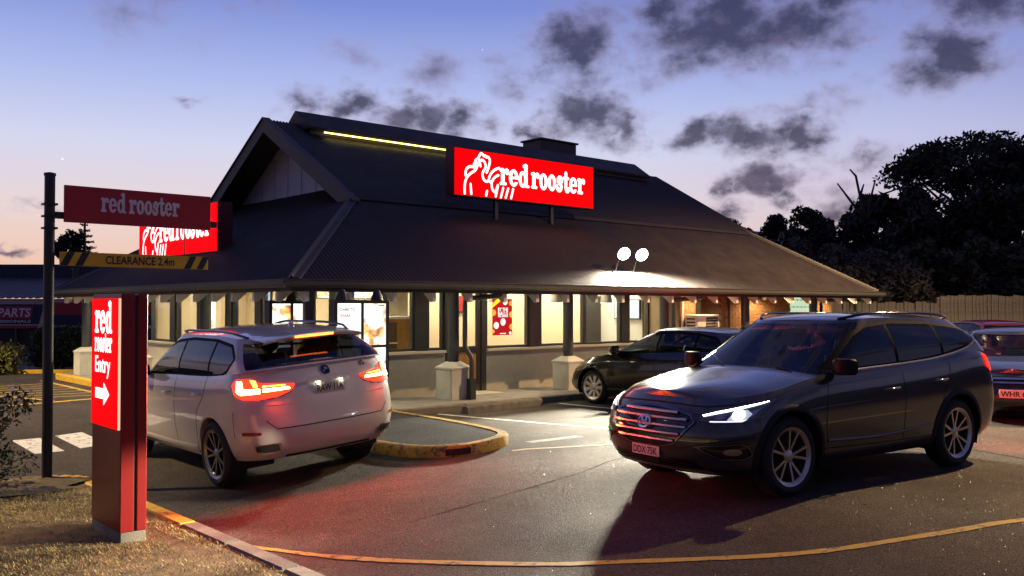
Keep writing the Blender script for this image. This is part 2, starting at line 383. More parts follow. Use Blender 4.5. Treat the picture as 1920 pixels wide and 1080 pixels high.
def paint_mat(name, col, wear=.5):
    m = mat(name, col, .7, var=.18, vscale=14, bump=.4, bscale=110); t = m.node_tree; b = t.nodes['Principled BSDF']
    co = t.nodes.new('ShaderNodeTexCoord'); n = t.nodes.new('ShaderNodeTexNoise'); n.inputs['Scale'].default_value = 9; n.inputs['Detail'].default_value = 9; n.inputs['Roughness'].default_value = .75
    t.links.new(co.outputs['Object'], n.inputs['Vector']); r = t.nodes.new('ShaderNodeMapRange'); r.inputs[1].default_value = .33+.1*wear; r.inputs[2].default_value = .36+.14*wear
    t.links.new(n.outputs[0], r.inputs[0]); src = b.inputs['Base Color'].links[0].from_socket
    x = t.nodes.new('ShaderNodeMix'); x.data_type = 'RGBA'; x.inputs[6].default_value = (.07, .065, .06, 1); t.links.new(r.outputs[0], x.inputs[0]); t.links.new(src, x.inputs[7]); t.links.new(x.outputs[2], b.inputs['Base Color']); return m
YEL = paint_mat('yellow_paint', (.62, .38, .03), .5); YEL2 = paint_mat('yellow_line', (.56, .36, .05), .6); WHT = paint_mat('white_paint', (.68, .68, .66), .6)
ROOF = mat('roof_sheet', (.036, .028, .025), .55, spec=.3, var=.22, vscale=2.2, rvar=.1)
ROOF2 = mat('roof_trim', (.05, .043, .04), .55, var=.2, vscale=3); GUT = mat('gutter', (.07, .066, .062), .5, var=.15, vscale=4)
DARK = mat('dark_frame', (.028, .03, .033), .45, var=.15, vscale=5); POST = mat('post_paint', (.05, .055, .062), .4, var=.2, vscale=4)
CREAM = mat('cream_render', (.62, .56, .44), .8, var=.06, vscale=2, bump=.15); WALL = mat('grey_render', (.33, .31, .27), .85, var=.12, vscale=2, bump=.5, bscale=120)
PLIN = mat('plinth_render', (.52, .51, .46), .8, var=.12, vscale=4, bump=.4, bscale=90); WOODW = mat('white_timber', (.75, .74, .68), .6, var=.12, vscale=6)
SOFF = mat('soffit', (.5, .47, .4), .8, var=.08); TIMB = mat('timber_panel', (.42, .2, .045), .45, var=.25, vscale=6)
GLS = glass('window_glass', (.93, .95, .94), .9)
INTW = mat('interior_cream', (.68, .58, .4), .7, var=.04, vscale=1.5); INTG = mat('interior_grey', (.6, .6, .58), .7, var=.04); FLOOR = mat('interior_floor', (.3, .24, .18), .4, var=.1)
LITE = emis('ceiling_panel', (1, .84, .58), 6)
REDP = mat('red_powdercoat', (.24, .012, .012), .35, spec=.4, var=.05, vscale=2); BLKM = mat('black_metal', (.02, .02, .02), .45, var=.2, vscale=8)

# ------------------------------------------------------------------ ground, kerbs, markings
def axis(lo, hi, step, far):
    a = list(np.arange(lo, hi+1e-6, step)); f = []; d = step*2; x = hi
    while x < far: x += d; d *= 1.6; f.append(x)
    b = []; d = step*2; x = lo
    while x > -far: x -= d; d *= 1.6; b.append(x)
    return np.array(b[::-1]+a+f)
gx, gy = axis(-12, 22, .2, 1500), axis(-16, 16, .2, 1500)
GX, GY = np.meshgrid(gx, gy, indexing='ij')
o = MB().grid(np.stack([GX, GY, gz(GX, GY)], -1)).build('ground', ASPH, smooth=60); tag(o, kind='structure')
def strip(name, pts, w, m, off=.005, parent=None, step=.25, ragged=0):
    pp = []
    for a, b in zip(pts, pts[1:]):
        n = max(1, int(math.dist(a, b)/step)); pp += [(a[0]+(b[0]-a[0])*k/n, a[1]+(b[1]-a[1])*k/n) for k in range(n)]
    pp.append(pts[-1]); row = []
    for i, p in enumerate(pp):
        a, b = pp[max(i-1, 0)], pp[min(i+1, len(pp)-1)]; d = Vector((b[0]-a[0], b[1]-a[1])).normalized(); n = Vector((-d.y, d.x))
        j = random.uniform(-ragged, ragged); row.append([(p[0]+n.x*q*(w/2+j), p[1]+n.y*q*(w/2+j), G(p[0]+n.x*q*w/2, p[1]+n.y*q*w/2, off)) for q in (-1, -.33, .33, 1)])
    return MB().grid(np.array(row)).build(name, m, parent)
def cat_rom(p, k=8):
    p = [np.array(q, float) for q in p]; p = [2*p[0]-p[1]]+p+[2*p[-1]-p[-2]]; r = []
    for i in range(1, len(p)-2):
        for t in np.linspace(0, 1, k, endpoint=False):
            a, b, c, d = p[i-1:i+3]; r.append(tuple(.5*((2*b)+(c-a)*t+(2*a-5*b+4*c-d)*t*t+(3*b-a-3*c+d)*t**3)))
    return r+[tuple(p[-2])]
tag(strip('painted_line', cat_rom([(-2.92, -4.8), (-2.83, -5.0), (-2.54, -5.64), (-2.25, -6.2), (-1.68, -7.07), (-1.28, -7.53), (-.37, -8.45), (.46, -8.95), (1.49, -9.42), (3.4, -10.0), (6, -10.5)]), .085, YEL2, ragged=.008), kind='structure')
tag(strip('painted_line', [(2.75, .05), (3.39, -3.41), (3.5, -4.1)], .085, WHT), kind='structure')
tag(strip('painted_line', [(5.45, -.1), (5.5, -4.4)], .085, WHT), kind='structure')
tag(strip('painted_line', cat_rom([(1.02, -3.78), (1.7, -4.1), (2.35, -4.33), (4, -4.7), (7, -4.8)]), .07, mat('faded_line', (.33, .27, .15), .75, var=.3, vscale=9)), kind='structure')
tag(strip('painted_line', [(1.6, -3.45), (2.5, -3.5)], .16, mat('ghost_line', (.17, .16, .14), .75, var=.35, vscale=9)), kind='structure')
for x0 in (-3.78, -3.18, -2.98, -2.38, -1.78, -1.18, -.58):
    if x0 == -3.18: continue
    tag(strip('crossing_stripe', [(x0+.19, 1.75), (x0+.19, 3.05)], .39, WHT), kind='structure')
tag(strip('painted_line', [(-6, 7.25), (.05, 7.0)], .17, YEL), kind='structure')
tag(strip('painted_line', [(-2.6, 11.6), (-1.3, 7.3)], .1, YEL2), kind='structure')
tag(strip('painted_line', [(-.25, 12.4), (-.25, 7.2)], .1, YEL2), kind='structure')
for k in range(7):
    y = 7.9+k*.62; xa = -1.45-(y-7.3)*.28
    tag(strip('painted_line', [(xa+.1, y+.25), (-.3, y-.2)], .08, YEL2), kind='structure')
CRK = mat('tar_joint', (.018, .017, .016), .95, spec=.1)
tag(strip('tar_joint', [(3.9, -10.2), (5.2, -7.2), (7.5, -6.0)], .03, CRK, off=.003, ragged=.006), kind='structure')
tag(strip('tar_joint', [(-1.6, -5.3), (-.05, -5.32), (.7, -5.3), (2.2, -5.0)], .02, CRK, off=.003, ragged=.005), kind='structure')
# footpath round the building, with its kerb
FP = .12
m = MB().box(.26, 18.6, .26, 12.6, -.6, FP); tag(m.build('footpath', PAVE), kind='structure')
kb = MB()
def kerb_run(a, b, n, mtl, name='kerb', w=.15, top=FP+.004):
    for k in range(n):
        t0, t1 = k/n, (k+1)/n; d = Vector((b[0]-a[0], b[1]-a[1])); L_ = d.length; d.normalize()
        M = Matrix.Translation((a[0]+(b[0]-a[0])*t0, a[1]+(b[1]-a[1])*t0, 0)) @ Matrix.Rotation(math.atan2(d.y, d.x), 4, 'Z')
        tag(MB().bbox(.004, L_/n-.004, -w/2, w/2, -.6, top, .02, M).build(name, mtl), kind='structure')
kerb_run((2.0, .19), (18.67, .19), 12, CONC); kerb_run((.19, 12.6), (.19, 7.2), 4, YEL); kerb_run((.19, 7.2), (.19, .3), 5, CONC)
# kerbed island by the order boards
isl = cat_rom([(-.02, .12), (-.02, -1.2), (.0, -2.4), (.12, -3.05), (.5, -3.46), (1.0, -3.52), (1.38, -3.3), (1.6, -2.75), (1.78, -1.6), (1.9, .12)], 5)
def inset(p, k):
    r = []
    for i in range(len(p)):
        a, b = p[max(i-1, 0)], p[min(i+1, len(p)-1)]; d = Vector((b[0]-a[0], b[1]-a[1])).normalized(); r.append((p[i][0]-d.y*k, p[i][1]+d.x*k))
    return r
ii = inset(isl, .14); i2 = inset(isl, .02)
rows = [[(p[0], p[1], G(*p)-.05) for p in isl], [(p[0], p[1], G(*p)+.11) for p in isl], [(p[0], p[1], G(*p)+.135) for p in i2], [(p[0], p[1], G(*p)+.135) for p in ii], [(p[0], p[1], G(*p)+.08) for p in ii]]
isl_o = MB().grid(np.array(rows)).build('traffic_island', paint_mat('dirty_yellow', (.36, .22, .025), .85), smooth=50); tag(isl_o, kind='structure')
top = MB(); h_ = len(ii)//2
row = np.array([[(ii[k][0]*(1-t)+ii[-1-k][0]*t, ii[k][1]*(1-t)+ii[-1-k][1]*t) for t in np.linspace(0, 1, 8)] for k in range(h_)])
top.grid(np.array([[(q[0], q[1], G(*q)+.122) for q in r] for r in row])).build('island_paving', ASPH2, isl_o)
# bare patch where the yellow paint is gone
strip_pts = [p for p in isl if .25 < p[0] < .62 and p[1] < -3.0]
MB().grid(np.array([[(p[0]*1.0+.0, p[1]-.004, G(*p)+z) for p in strip_pts] for z in (.02, .1)])).build('bare_patch', mat('bare_kerb', (.035, .03, .025), .9, var=.4, vscale=20), isl_o)
# wheel stop
for a, b in (((3.12, -.2), (5.02, -.02)),):
    d = Vector((b[0]-a[0], b[1]-a[1])); M = Matrix.Translation((a[0], a[1], 0)) @ Matrix.Rotation(math.atan2(d.y, d.x), 4, 'Z'); L_ = d.length
    pr = [(0, -.09, .0), (0, -.07, .1), (0, -.04, .125), (0, .04, .125), (0, .07, .1), (0, .09, .0)]
    tag(MB().prism(pr, (L_, 0, 0), M).build('wheel_stop', mat('old_concrete', (.13, .12, .105), .9, var=.35, vscale=7, bump=.6, bscale=70)), 'long worn concrete wheel stop lying in the empty bay before the door', 'wheel stop')
# verge
def vz(x, y): return G(x, y)+.1
VX = np.concatenate([[-60, -30, -18], np.arange(-12, -3.2, .3), [-3.2]]); VY = np.concatenate([[-60, -30, -20], np.arange(-15, -.4, .3), [-.5]])
A, B = np.meshgrid(VX, VY, indexing='ij'); Z = gz(A, B)+.1+.035*np.sin(A*2.1+B)*np.sin(B*1.7)*(A < -3.4)
SOIL = mat('soil', (.10, .075, .045), .95, var=.5, vscale=9, bump=1, bscale=40)
tag(MB().grid(np.stack([A, B, Z], -1)).build('grass_verge', mat('dry_turf', (.16, .115, .05), .95, var=.5, vscale=7, bump=1, bscale=60), smooth=80), kind='structure')
kp = [(-3.12, -12), (-3.12, -1.0)]; ys = [-12, -10.8, -9.6, -8.4, -7.2, -6.0, -5.0, -4.05, -2.9, -1.95, -1.0]
for a, b in zip(ys, ys[1:]):
    y_ = b <= -.9 and a >= -4.1
    mb = MB(); ze = G(-3.1, (a+b)/2); sl = (G(-3.1, b)-G(-3.1, a))/(b-a)
    M = Matrix.Translation((-3.12, a, G(-3.1, a))) @ Matrix.Rotation(math.atan(sl), 4, 'X')
    mb.bbox(-.1, .08, .005, b-a-.005, -.3, .115, .025, M); tag(mb.build('kerb', YEL if y_ else CONC), kind='structure')
arc = [(-3.12-.45*(1-math.cos(t)), -1.0+.45*math.sin(t)) for t in np.linspace(0, math.pi/2, 6)]+[(-8, -.55), (-14, -.55)]
for a, b in zip(arc, arc[1:]):
    d = Vector((b[0]-a[0], b[1]-a[1])); M = Matrix.Translation((a[0], a[1], G(*a))) @ Matrix.Rotation(math.atan2(d.y, d.x), 4, 'Z')
    tag(MB().bbox(0, d.length, -.08, .1, -.3, .115, .02, M).build('kerb', YEL if d.length < 1 else CONC), kind='structure')

# ------------------------------------------------------------------ restaurant
LX, WY, D, HE, HB, HR, DR = 18.12, 12.41, 2.75, 2.19, 3.91, 5.89, 2.37
B_ = empty('restaurant'); tag(B_, 'fast food restaurant with a low dark corrugated roof and lit windows', 'restaurant')
P1, AMP = .0762, .011
sk = (HB-HE)/D; up = (HR-HB)/(WY/2-D)
def zroof_front(y): return HE+sk*y if y <= D else HB+up*(y-D)
# front skirt
xs = np.arange(0, LX+1e-6, P1/6); row0 = []; row1 = []; row2 = []
for x in xs:
    ym = min(D, x, (LX-x)*D/DR); w = AMP*math.sin(x/P1*2*math.pi); f = (0, .5, 1)
    for r, k in zip((row0, row1, row2), f): r.append((x, ym*k, HE+sk*ym*k+w))
MB().grid(np.array([row0, row1, row2])).build('lower_roof', ROOF, B_, smooth=70)
xs = np.arange(D-.12, LX-DR+.2, P1/6); r0 = []; r1 = []
for x in xs:
    w = AMP*math.sin(x/P1*2*math.pi); r0.append((x, D-.06, HB+.02+w)); r1.append((x, WY/2, HR+.02+w))
MB().grid(np.array([r0, r1])).build('upper_roof', ROOF, B_, smooth=70)
MB().add([(D-.12, WY-D, HB), (LX-DR+.12, WY-D, HB), (LX-DR+.12, WY/2, HR), (D-.12, WY/2, HR)], [(0, 1, 2, 3)]).build('rear_upper_roof', ROOF, B_)
# left skirt
ys_ = np.arange(0, WY+1e-6, P1/6); r0 = []; r1 = []
for y in ys_:
    xm = min(3.35, y, WY-y); w = AMP*math.sin(y/P1*2*math.pi); r0.append((0, y, HE+w)); r1.append((xm, y, HE+sk*xm+w))
MB().grid(np.array([r0, r1])).build('side_roof', ROOF, B_, smooth=70)
MB().add([(LX, 0, HE), (LX, WY, HE), (LX-DR, WY-D, HB), (LX-DR, D, HB)], [(0, 1, 2, 3)]).build('side_roof', ROOF, B_)
MB().add([(0, WY, HE), (LX, WY, HE), (LX-DR, WY-D, HB), (D, WY-D, HB)], [(0, 1, 2, 3)]).build('rear_roof', ROOF, B_)
# under-skin keeps the roof opaque from below
MB().add([(.06, .06, HE-.03), (LX-.06, .06, HE-.03), (LX-DR, D, HB-.06), (D, D, HB-.06), (.06, WY-.06, HE-.03), (LX-.06, WY-.06, HE-.03), (LX-DR, WY-D, HB-.06), (D, WY-D, HB-.06)],
         [(0, 1, 2, 3), (0, 3, 7, 4), (1, 5, 6, 2), (4, 7, 6, 5)]).build('roof_lining', SOFF, B_)
# hip cappings
def hip(a, b, wv, name='hip_capping'):
    a, b = Vector(a), Vector(b); mb = MB(); d = (b-a).normalized()
    s1 = Vector((.14, 0, .0)) ; s2 = Vector((0, .14, 0))
    rows = []
    for p in (a, b):
        rows.append([tuple(p+Vector((wv[0]*.16, 0, .018))), tuple(p+Vector((wv[0]*.13, 0, .04))), tuple(p+Vector((wv[0]*.03, wv[1]*.0, .045))), tuple(p+Vector((0, 0, .085))), tuple(p+Vector((0, wv[1]*.03, .045))), tuple(p+Vector((0, wv[1]*.13, .04))), tuple(p+Vector((0, wv[1]*.16, .018)))])
    mb.grid(np.array(rows)); return mb.build(name, ROOF2, B_)
hip((0.02, 0.02, HE), (D, D, HB), (1, 1)); hip((LX-.02, .02, HE), (LX-DR, D, HB), (-1, 1)); hip((.02, WY-.02, HE), (D, WY-D, HB), (1, -1))
MB().grid(np.array([[(x, D-.16, HB-.07) , (x, D-.06, HB+.02), (x, D+.1, HB+.085)] for x in (D-.1, LX-DR+.1)])).build('pitch_flashing', ROOF, B_)
# gable end and barge boards
gxw = 3.35
gz0 = HB+up*(3.35-D)-.02
MB().add([(gxw, 3.35, gz0), (gxw, WY-3.35, gz0), (gxw, WY/2, HR-.02)], [(0, 1, 2)]).build('gable_wall', mat('gable_sheet', (.55, .54, .58), .7, var=.1, vscale=3), B_)
for k in range(1, 9):
    y = 3.35+(WY-6.7)*k/9; zt = HR-.02-abs(y-WY/2)*up-.03
    if zt > gz0+.05: MB().box(gxw-.012, gxw-.001, y-.012, y+.012, gz0, zt).build('gable_batten', mat('gable_batten', (.42, .41, .45), .7), B_)
for s in (0, 1):
    ya = D-.28 if s == 0 else WY-D+.28; za = HB+up*(-.28)
    for nm, x0, x1, dz0, dz1, mt in (('barge_board', D-.17, D-.12, -.27, .03, mat('barge_paint', (.075, .065, .062), .6, var=.2, vscale=4)), ('barge_capping', D-.2, D-.02, .032, .06, ROOF2)):
        MB().prism([(x0, ya, za+dz0), (x0, ya, za+dz1), (x0, WY/2, HR+dz1), (x0, WY/2, HR+dz0)], (x1-x0, 0, 0)).build(nm, mt, B_)
    MB().add([(D-.1, ya, za-.03), (gxw, ya, za-.03), (gxw, WY/2, HR-.035), (D-.1, WY/2, HR-.035)], [(0, 1, 2, 3)]).build('gable_soffit', mat('dark_soffit', (.09, .075, .06), .8), B_)
    for xx in (LX-DR+.12,):
        MB().prism([(xx, ya, za-.25), (xx, ya, za+.03), (xx, WY/2, HR+.03), (xx, WY/2, HR-.25)], (.05, 0, 0)).build('barge_board', 'barge_paint', B_)
# raised ridge ventilator with its strip light
rx0, rx1, rz, rw, re = 3.35, 14.9, 6.2, .62, 5.72
cp = MB().grid(np.array([[(x, WY/2-rw, re), (x, WY/2-rw+.005, re+.05), (x, WY/2, rz), (x, WY/2+rw-.005, re+.05), (x, WY/2+rw, re)] for x in (rx0, rx1)]))
cp.add([(rx0, WY/2-rw, re), (rx0, WY/2-rw, re+.05), (rx0, WY/2, rz), (rx0, WY/2+rw, re+.05), (rx0, WY/2+rw, re)], [(0, 1, 2, 3, 4)]); cp.add([(rx1, WY/2-rw, re), (rx1, WY/2-rw, re+.05), (rx1, WY/2, rz), (rx1, WY/2+rw, re+.05), (rx1, WY/2+rw, re)], [(4, 3, 2, 1, 0)])
cap = cp.build('ridge_ventilator', ROOF, B_)
MB().box(rx0+.1, rx1-.1, WY/2-rw+.1, WY/2+rw-.1, 5.4, 5.78).build('ventilator_base', ROOF2, cap)
vent = MB().bbox(11.4, 12.85, 6.7, 7.5, 5.7, 6.62, .02).build('roof_vent_box', ROOF2, B_)
MB().bbox(11.35, 12.9, 6.65, 7.55, 6.62, 6.67, .01).build('vent_lid', ROOF2, vent)
stl = MB().box(3.72, 7.4, WY/2-rw-.05, WY/2-rw-.02, re-.07, re-.045).build('strip_light', emis('strip_tube', (1, .8, .2), 5))
tag(stl, 'long thin yellow strip light fixed under the ridge ventilator', 'strip light')
for k in range(3): MB().box(3.72+k*1.8, 3.8+k*1.8, WY/2-rw-.055, WY/2-rw, re-.045, re-.02).build('bracket', DARK, stl)
# gutters, fascia, rafters
def gutter(a, b, n):
    a, b, n = Vector(a), Vector(b), Vector(n); pr = [(.0, .03), (.0, -.07), (.03, -.1), (.09, -.1), (.115, -.06), (.115, .0), (.13, .01), (.13, .02), (.1, .02), (.1, -.05), (.02, -.05), (.02, .03)]
    return MB().prism([tuple(a+n*u+Vector((0, 0, v))) for u, v in pr], b-a).build('gutter', GUT, B_)
gutter((-.13, 0, HE), (LX+.13, 0, HE), (0, -1, 0)); gutter((0, 0, HE), (0, WY, HE), (-1, 0, 0)); gutter((LX, 0, HE), (LX, WY, HE), (1, 0, 0))
MB().box(.02, LX-.02, .02, .05, HE-.16, HE-.01).build('fascia', ROOF2, B_); MB().box(.02, .05, .055, WY, HE-.16, HE-.01).build('fascia', ROOF2, B_)
raf = MB().prism([(-.035, .06, -.03), (-.035, .05, -.3), (-.035, .12, -.31), (-.035, .5, -.0), (-.035, .5, .12), (-.035, .1, .0)], (.07, 0, 0)).mesh('rafter_tail', WOODW)
for k in range(23): inst('rafter_tail', raf, B_, (.3+k*.79, 0, HE))
for k in range(15): inst('rafter_tail', raf, B_, (0, .55+k*.79, HE), (0, 0, -math.pi/2))
MB().box(.5, LX-.5, .62, .74, HE-.0, HE+.16).build('verandah_beam', DARK, B_); MB().box(.5, .62, .75, WY-.7, HE, HE+.16).build('verandah_beam', DARK, B_)
# posts on plinths
def post(x, y, plinth=True, w=.46, h=.68):
    p = MB().cyl((x, y, FP+(h if plinth else 0)), (x, y, HE+.1), .105, n=20).build('post', POST, B_, smooth=50)
    if plinth:
        q = MB(); a = w/2; z1 = FP+h-.1
        q.bbox(x-a, x+a, y-a, y+a, FP-.01, z1, .015); q.add([(x-a-.012, y-a-.012, z1), (x+a+.012, y-a-.012, z1), (x+a+.012, y+a+.012, z1), (x-a-.012, y+a+.012, z1), (x-a-.012, y-a-.012, z1-.03), (x+a+.012, y-a-.012, z1-.03), (x+a+.012, y+a+.012, z1-.03), (x-a-.012, y+a+.012, z1-.03), (x-.1, y-.1, z1+.1), (x+.1, y-.1, z1+.1), (x+.1, y+.1, z1+.1), (x-.1, y+.1, z1+.1)],
              [(0, 1, 5, 4), (1, 2, 6, 5), (2, 3, 7, 6), (3, 0, 4, 7), (0, 8, 9, 1), (1, 9, 10, 2), (2, 10, 11, 3), (3, 11, 8, 0), (8, 11, 10, 9), (4, 5, 6, 7)])
        q.build('plinth', PLIN, p)
    return p
for x, y, pl in ((.75, .8, 0), (3.77, .95, 1), (6.73, .95, 1), (9.75, .9, 1), (12.6, .68, 1), (15.75, .68, 1), (17.75, .62, 0), (.6, 4.5, 1), (.6, 8.1, 1), (.6, 11.75, 1)): post(x, y, bool(pl))
# downpipes
def downpipe(x, y0, yp, low=True):
    pth = [(x+.42, .1, HE-.07), (x+.42, .12, HE-.16), (x+.4, .3, HE-.2), (x+.16, yp-.14, HE-.24), (x+.15, yp-.15, HE-.3), (x+.15, yp-.15, 1.1), (x+.16, yp-.2, 1.0), (x+.18, yp-.3, .88), (x+.18, yp-.31, .8), (x+.18, yp-.31, .5)]
    p = MB().tube(pth, .045, 10).build('downpipe', POST, B_, smooth=60)
    MB().box(x+.12, x+.24, yp-.36, yp-.25, FP, .5).build('pipe_shoe', DARK, p)
downpipe(3.77, .9, .95); downpipe(9.75, .9, .9); downpipe(15.75, .66, .68)
# walls: glazed front (y = 1.77) and left side (x = 1.77); brick beyond x = 10.2
yw, zs, zt = 1.77, .965, 2.3
wl = MB()
for a, b in ((1.78, 4.2), (5.24, 10.3)): wl.box(a, b, yw, yw+.2, FP, zs-.05)
w_o = wl.build('dado_wall', WALL, B_)
for a, b in ((1.7, 4.2), (5.24, 10.3)): MB().box(a, b, yw-.05, yw+.24, zs-.05, zs).build('sill', CREAM, w_o)
w_o = MB().box(1.78, 1.98, yw+.2, 10.8, FP, zs-.05).build('dado_wall', CREAM, B_); MB().box(1.73, 2.02, yw+.25, 10.8, zs-.05, zs).build('sill', CREAM, w_o)
def window_y(x0, x1, name='window', z0=zs, fr=.05):
    f = MB(); f.box(x0, x1, yw+.03, yw+.12, z0+.001, z0+fr); f.box(x0, x1, yw+.03, yw+.12, zt-.1, zt); f.box(x0, x0+fr, yw+.03, yw+.12, z0+fr, zt-.1); f.box(x1-fr, x1, yw+.03, yw+.12, z0+fr, zt-.1)
    o = f.build(name, DARK, B_); MB().box(x0+fr, x1-fr, yw+.07, yw+.076, z0+fr, zt-.1).build('pane', GLS, o); return o
for a, b in ((1.98, 2.75), (2.85, 3.5), (3.8, 4.2), (5.24, 6.42), (6.74, 8.1), (8.1, 9.3), (9.56, 10.3)): window_y(a, b)
for a, b in ((3.5, 3.8), (6.42, 6.74), (9.3, 9.56), (1.78, 1.98), (2.75, 2.85)): MB().box(a, b, yw+.0, yw+.16, zs, HE+.3).build('mullion', DARK, B_)
dr_ = MB(); dr_.box(4.2, 4.3, yw, yw+.13, FP, zt); dr_.box(5.12, 5.24, yw, yw+.13, FP, zt); dr_.box(4.3, 5.12, yw, yw+.13, zt-.1, zt)
dr_o = dr_.build('door_frame', DARK, B_)
dl = MB(); dl.box(4.32, 4.4, yw+.03, yw+.09, FP+.02, zt-.11); dl.box(5.02, 5.1, yw+.03, yw+.09, FP+.02, zt-.11); dl.box(4.4, 5.02, yw+.03, yw+.09, FP+.02, FP+.14); dl.box(4.4, 5.02, yw+.03, yw+.09, .9, 1.02); dl.box(4.4, 5.02, yw+.03, yw+.09, zt-.2, zt-.11)
dl_o = dl.build('door', DARK, B_); MB().box(4.4, 5.02, yw+.05, yw+.056, 1.02, zt-.2).build('pane', GLS, dl_o); MB().box(4.4, 5.02, yw+.05, yw+.07, FP+.14, .9).build('timber_panel', TIMB, dl_o)
MB().tube([(4.48, yw+.03, 1.1), (4.48, yw-.04, 1.12), (4.48, yw-.04, 1.6), (4.48, yw+.03, 1.62)], .014, 8).build('handle', mat('steel', (.6, .6, .6), .25, 1), dl_o)
MB().bbox(4.35, 5.2, 1.2, 1.75, FP, FP+.012, .004).build('door_mat', mat('pale_mat', (.5, .48, .42), .9), B_)
def window_x(y0, y1, z0=zs, fr=.05):
    f = MB(); x = 1.81; f.box(x, x+.09, y0, y1, z0+.001, z0+fr); f.box(x, x+.09, y0, y1, zt-.1, zt); f.box(x, x+.09, y0, y0+fr, z0+fr, zt-.1); f.box(x, x+.09, y1-fr, y1, z0+fr, zt-.1)
    o = f.build('window', DARK, B_); MB().box(x+.04, x+.046, y0+fr, y1-fr, z0+fr, zt-.1).build('pane', GLS, o)
yl = [1.97, 3.2, 3.5, 4.65, 4.9, 6.0, 6.3, 7.6, 7.8, 9.1, 9.4, 10.7]
for a, b in zip(yl[0::2], yl[1::2]): window_x(a, b)
for a, b in zip(yl[1::2], yl[2::2]): MB().box(1.78, 1.95, a, b, zs, HE+.3).build('mullion', DARK, B_)
# wall head over the glazing
MB().box(1.75, 10.3, yw-.01, yw+.22, zt, 2.95).build('wall_head', SOFF, B_); MB().box(1.75, 1.98, yw+.22, 10.8, zt, 2.95).build('wall_head', SOFF, B_)
# interior
MB().box(1.98, 10.3, yw+.2, 10.8, FP-.05, FP+.015).build('interior_floor', FLOOR, B_)
MB().box(1.98, 10.3, yw+.22, 10.8, 2.6, 2.66).build('interior_ceiling', mat('ceiling_white', (.75, .72, .66), .8), B_)
MB().box(4.35, 10.3, 3.3, 3.42, FP, 2.6).build('interior_wall', INTW, B_); MB().box(10.25, 10.4, yw+.2, 3.3, FP, 2.6).build('interior_wall', INTG, B_)
MB().box(4.35, 4.47, 3.42, 10.8, FP, 2.6).build('interior_wall', INTW, B_); MB().box(1.98, 4.35, 10.75, 10.85, FP, 2.6).build('interior_wall', INTW, B_)
for x, y, wh in ((2.7, 2.6, 'above the corner behind the order boards'), (3.7, 3.0, 'above the timber cabinet'), (5.4, 2.6, 'just inside the glass door'), (7.1, 2.6, 'above the middle window bay'), (8.5, 2.6, 'above the window behind the black hatchback'), (9.7, 2.6, 'in front of the white television'), (3.1, 5.3, 'beside the pale blue screen'), (3.1, 7.4, 'behind the tall drink poster'), (3.1, 9.4, 'at the far end of the left windows')):
    p = MB().bbox(x-.33, x+.33, y-.33, y+.33, 2.565, 2.598, .008).build('ceiling_light', WOODW); MB().box(x-.28, x+.28, y-.28, y+.28, 2.558, 2.564).build('diffuser', LITE, p)
    tag(p, 'square lit ceiling panel '+wh, 'ceiling light', 'ceiling panel lights inside the restaurant')
    al = bpy.data.lights.new('panel_light', 'AREA'); al.energy = 52; al.size = .55; al.color = (1, .84, .58); q = bpy.data.objects.new('panel_light', al); COL.objects.link(q); q.parent = p; q.location = (x, y, 2.55)
# ------------------------------------------------------------------ brick wing
YB, BX0, BX1, BZ1 = 1.0, 10.42, 17.3, 2.5
BR = mat('brick', (.36, .17, .075), .85, var=.3, vscale=30, bump=.4, bscale=90); MOR = mat('mortar', (.33, .25, .16), .9, var=.15, vscale=20)
RC0, RC1 = 11.1, 12.05
bw = MB(); bw.box(BX0, RC0, YB+.012, YB+.3, FP, BZ1); bw.box(RC1, BX1-.012, YB+.012, YB+.3, FP, BZ1); bw.box(RC0-.01, RC1+.01, YB+.5, YB+.6, FP, BZ1); bw.box(RC0-.1, RC0-.005, YB+.3, YB+.5, FP, BZ1); bw.box(RC1+.005, RC1+.1, YB+.3, YB+.5, FP, BZ1)
bw.box(BX1-.3, BX1-.012, YB+.3, 10.8, FP, BZ1); bw.box(10.3, BX0, YB+.3, yw+.4, FP, BZ1)
bwall = bw.build('brick_wall', MOR, B_)
bm1 = MB().bbox(-.115, .115, 0, .05, -.038, .038, .004).mesh('brick', BR); bm2 = MB().bbox(-.0575, .0575, 0, .05, -.038, .038, .004).mesh('half_brick', BR)
slots = []
for r in range(27):
    z = FP+.045+r*.0865
    off = .12 if r % 2 else 0
    for a, b, y in ((BX0, RC0, YB), (RC1, BX1, YB), (RC0, RC1, YB+.49)):
        x = a+.1175-off
        while x < b+.06:
            if 15.1 < x < 16.15 and 1.0 < z < 2.22 and y == YB: x += .24; continue
            if x-.115 < a: slots.append((a+.0575, y, z, 1))
            elif x+.115 > b: slots.append((b-.0575, y, z, 1))
            else: slots.append((x, y, z, 0))
            x += .24
seen = [s for s in slots if s[2] > 1.27]; seen.sort(key=lambda s: -s[2]+abs(s[0]-13.5)*.02); one = seen[:300]; ids = set(map(id, one))
for x, y, z, h in one: inst('brick', bm2 if h else bm1, bwall, (x, y+random.uniform(-.002, .002), z))
rest = MB()
for s in slots:
    if id(s) not in ids:
        w = .0575 if s[3] else .115; rest.box(s[0]-w, s[0]+w, s[1], s[1]+.05, s[2]-.038, s[2]+.038)
tag(rest.build('brickwork', BR, bwall), kind='stuff')
gb = MB(); gbo = MB().box(15.13, 16.1, YB+.03, YB+.06, 1.02, 2.2).build('glass_block_window', mat('block_grout', (.5, .52, .5), .7), B_)
gbm = MB().bbox(-.088, .088, -.02, .04, -.088, .088, .02).mesh('glass_block', emis('lit_block', (.62, .8, .55), .9))
for i in range(5):
    for j in range(6): inst('glass_block', gbm, gbo, (15.235+i*.19, YB+.01, 1.13+j*.19))
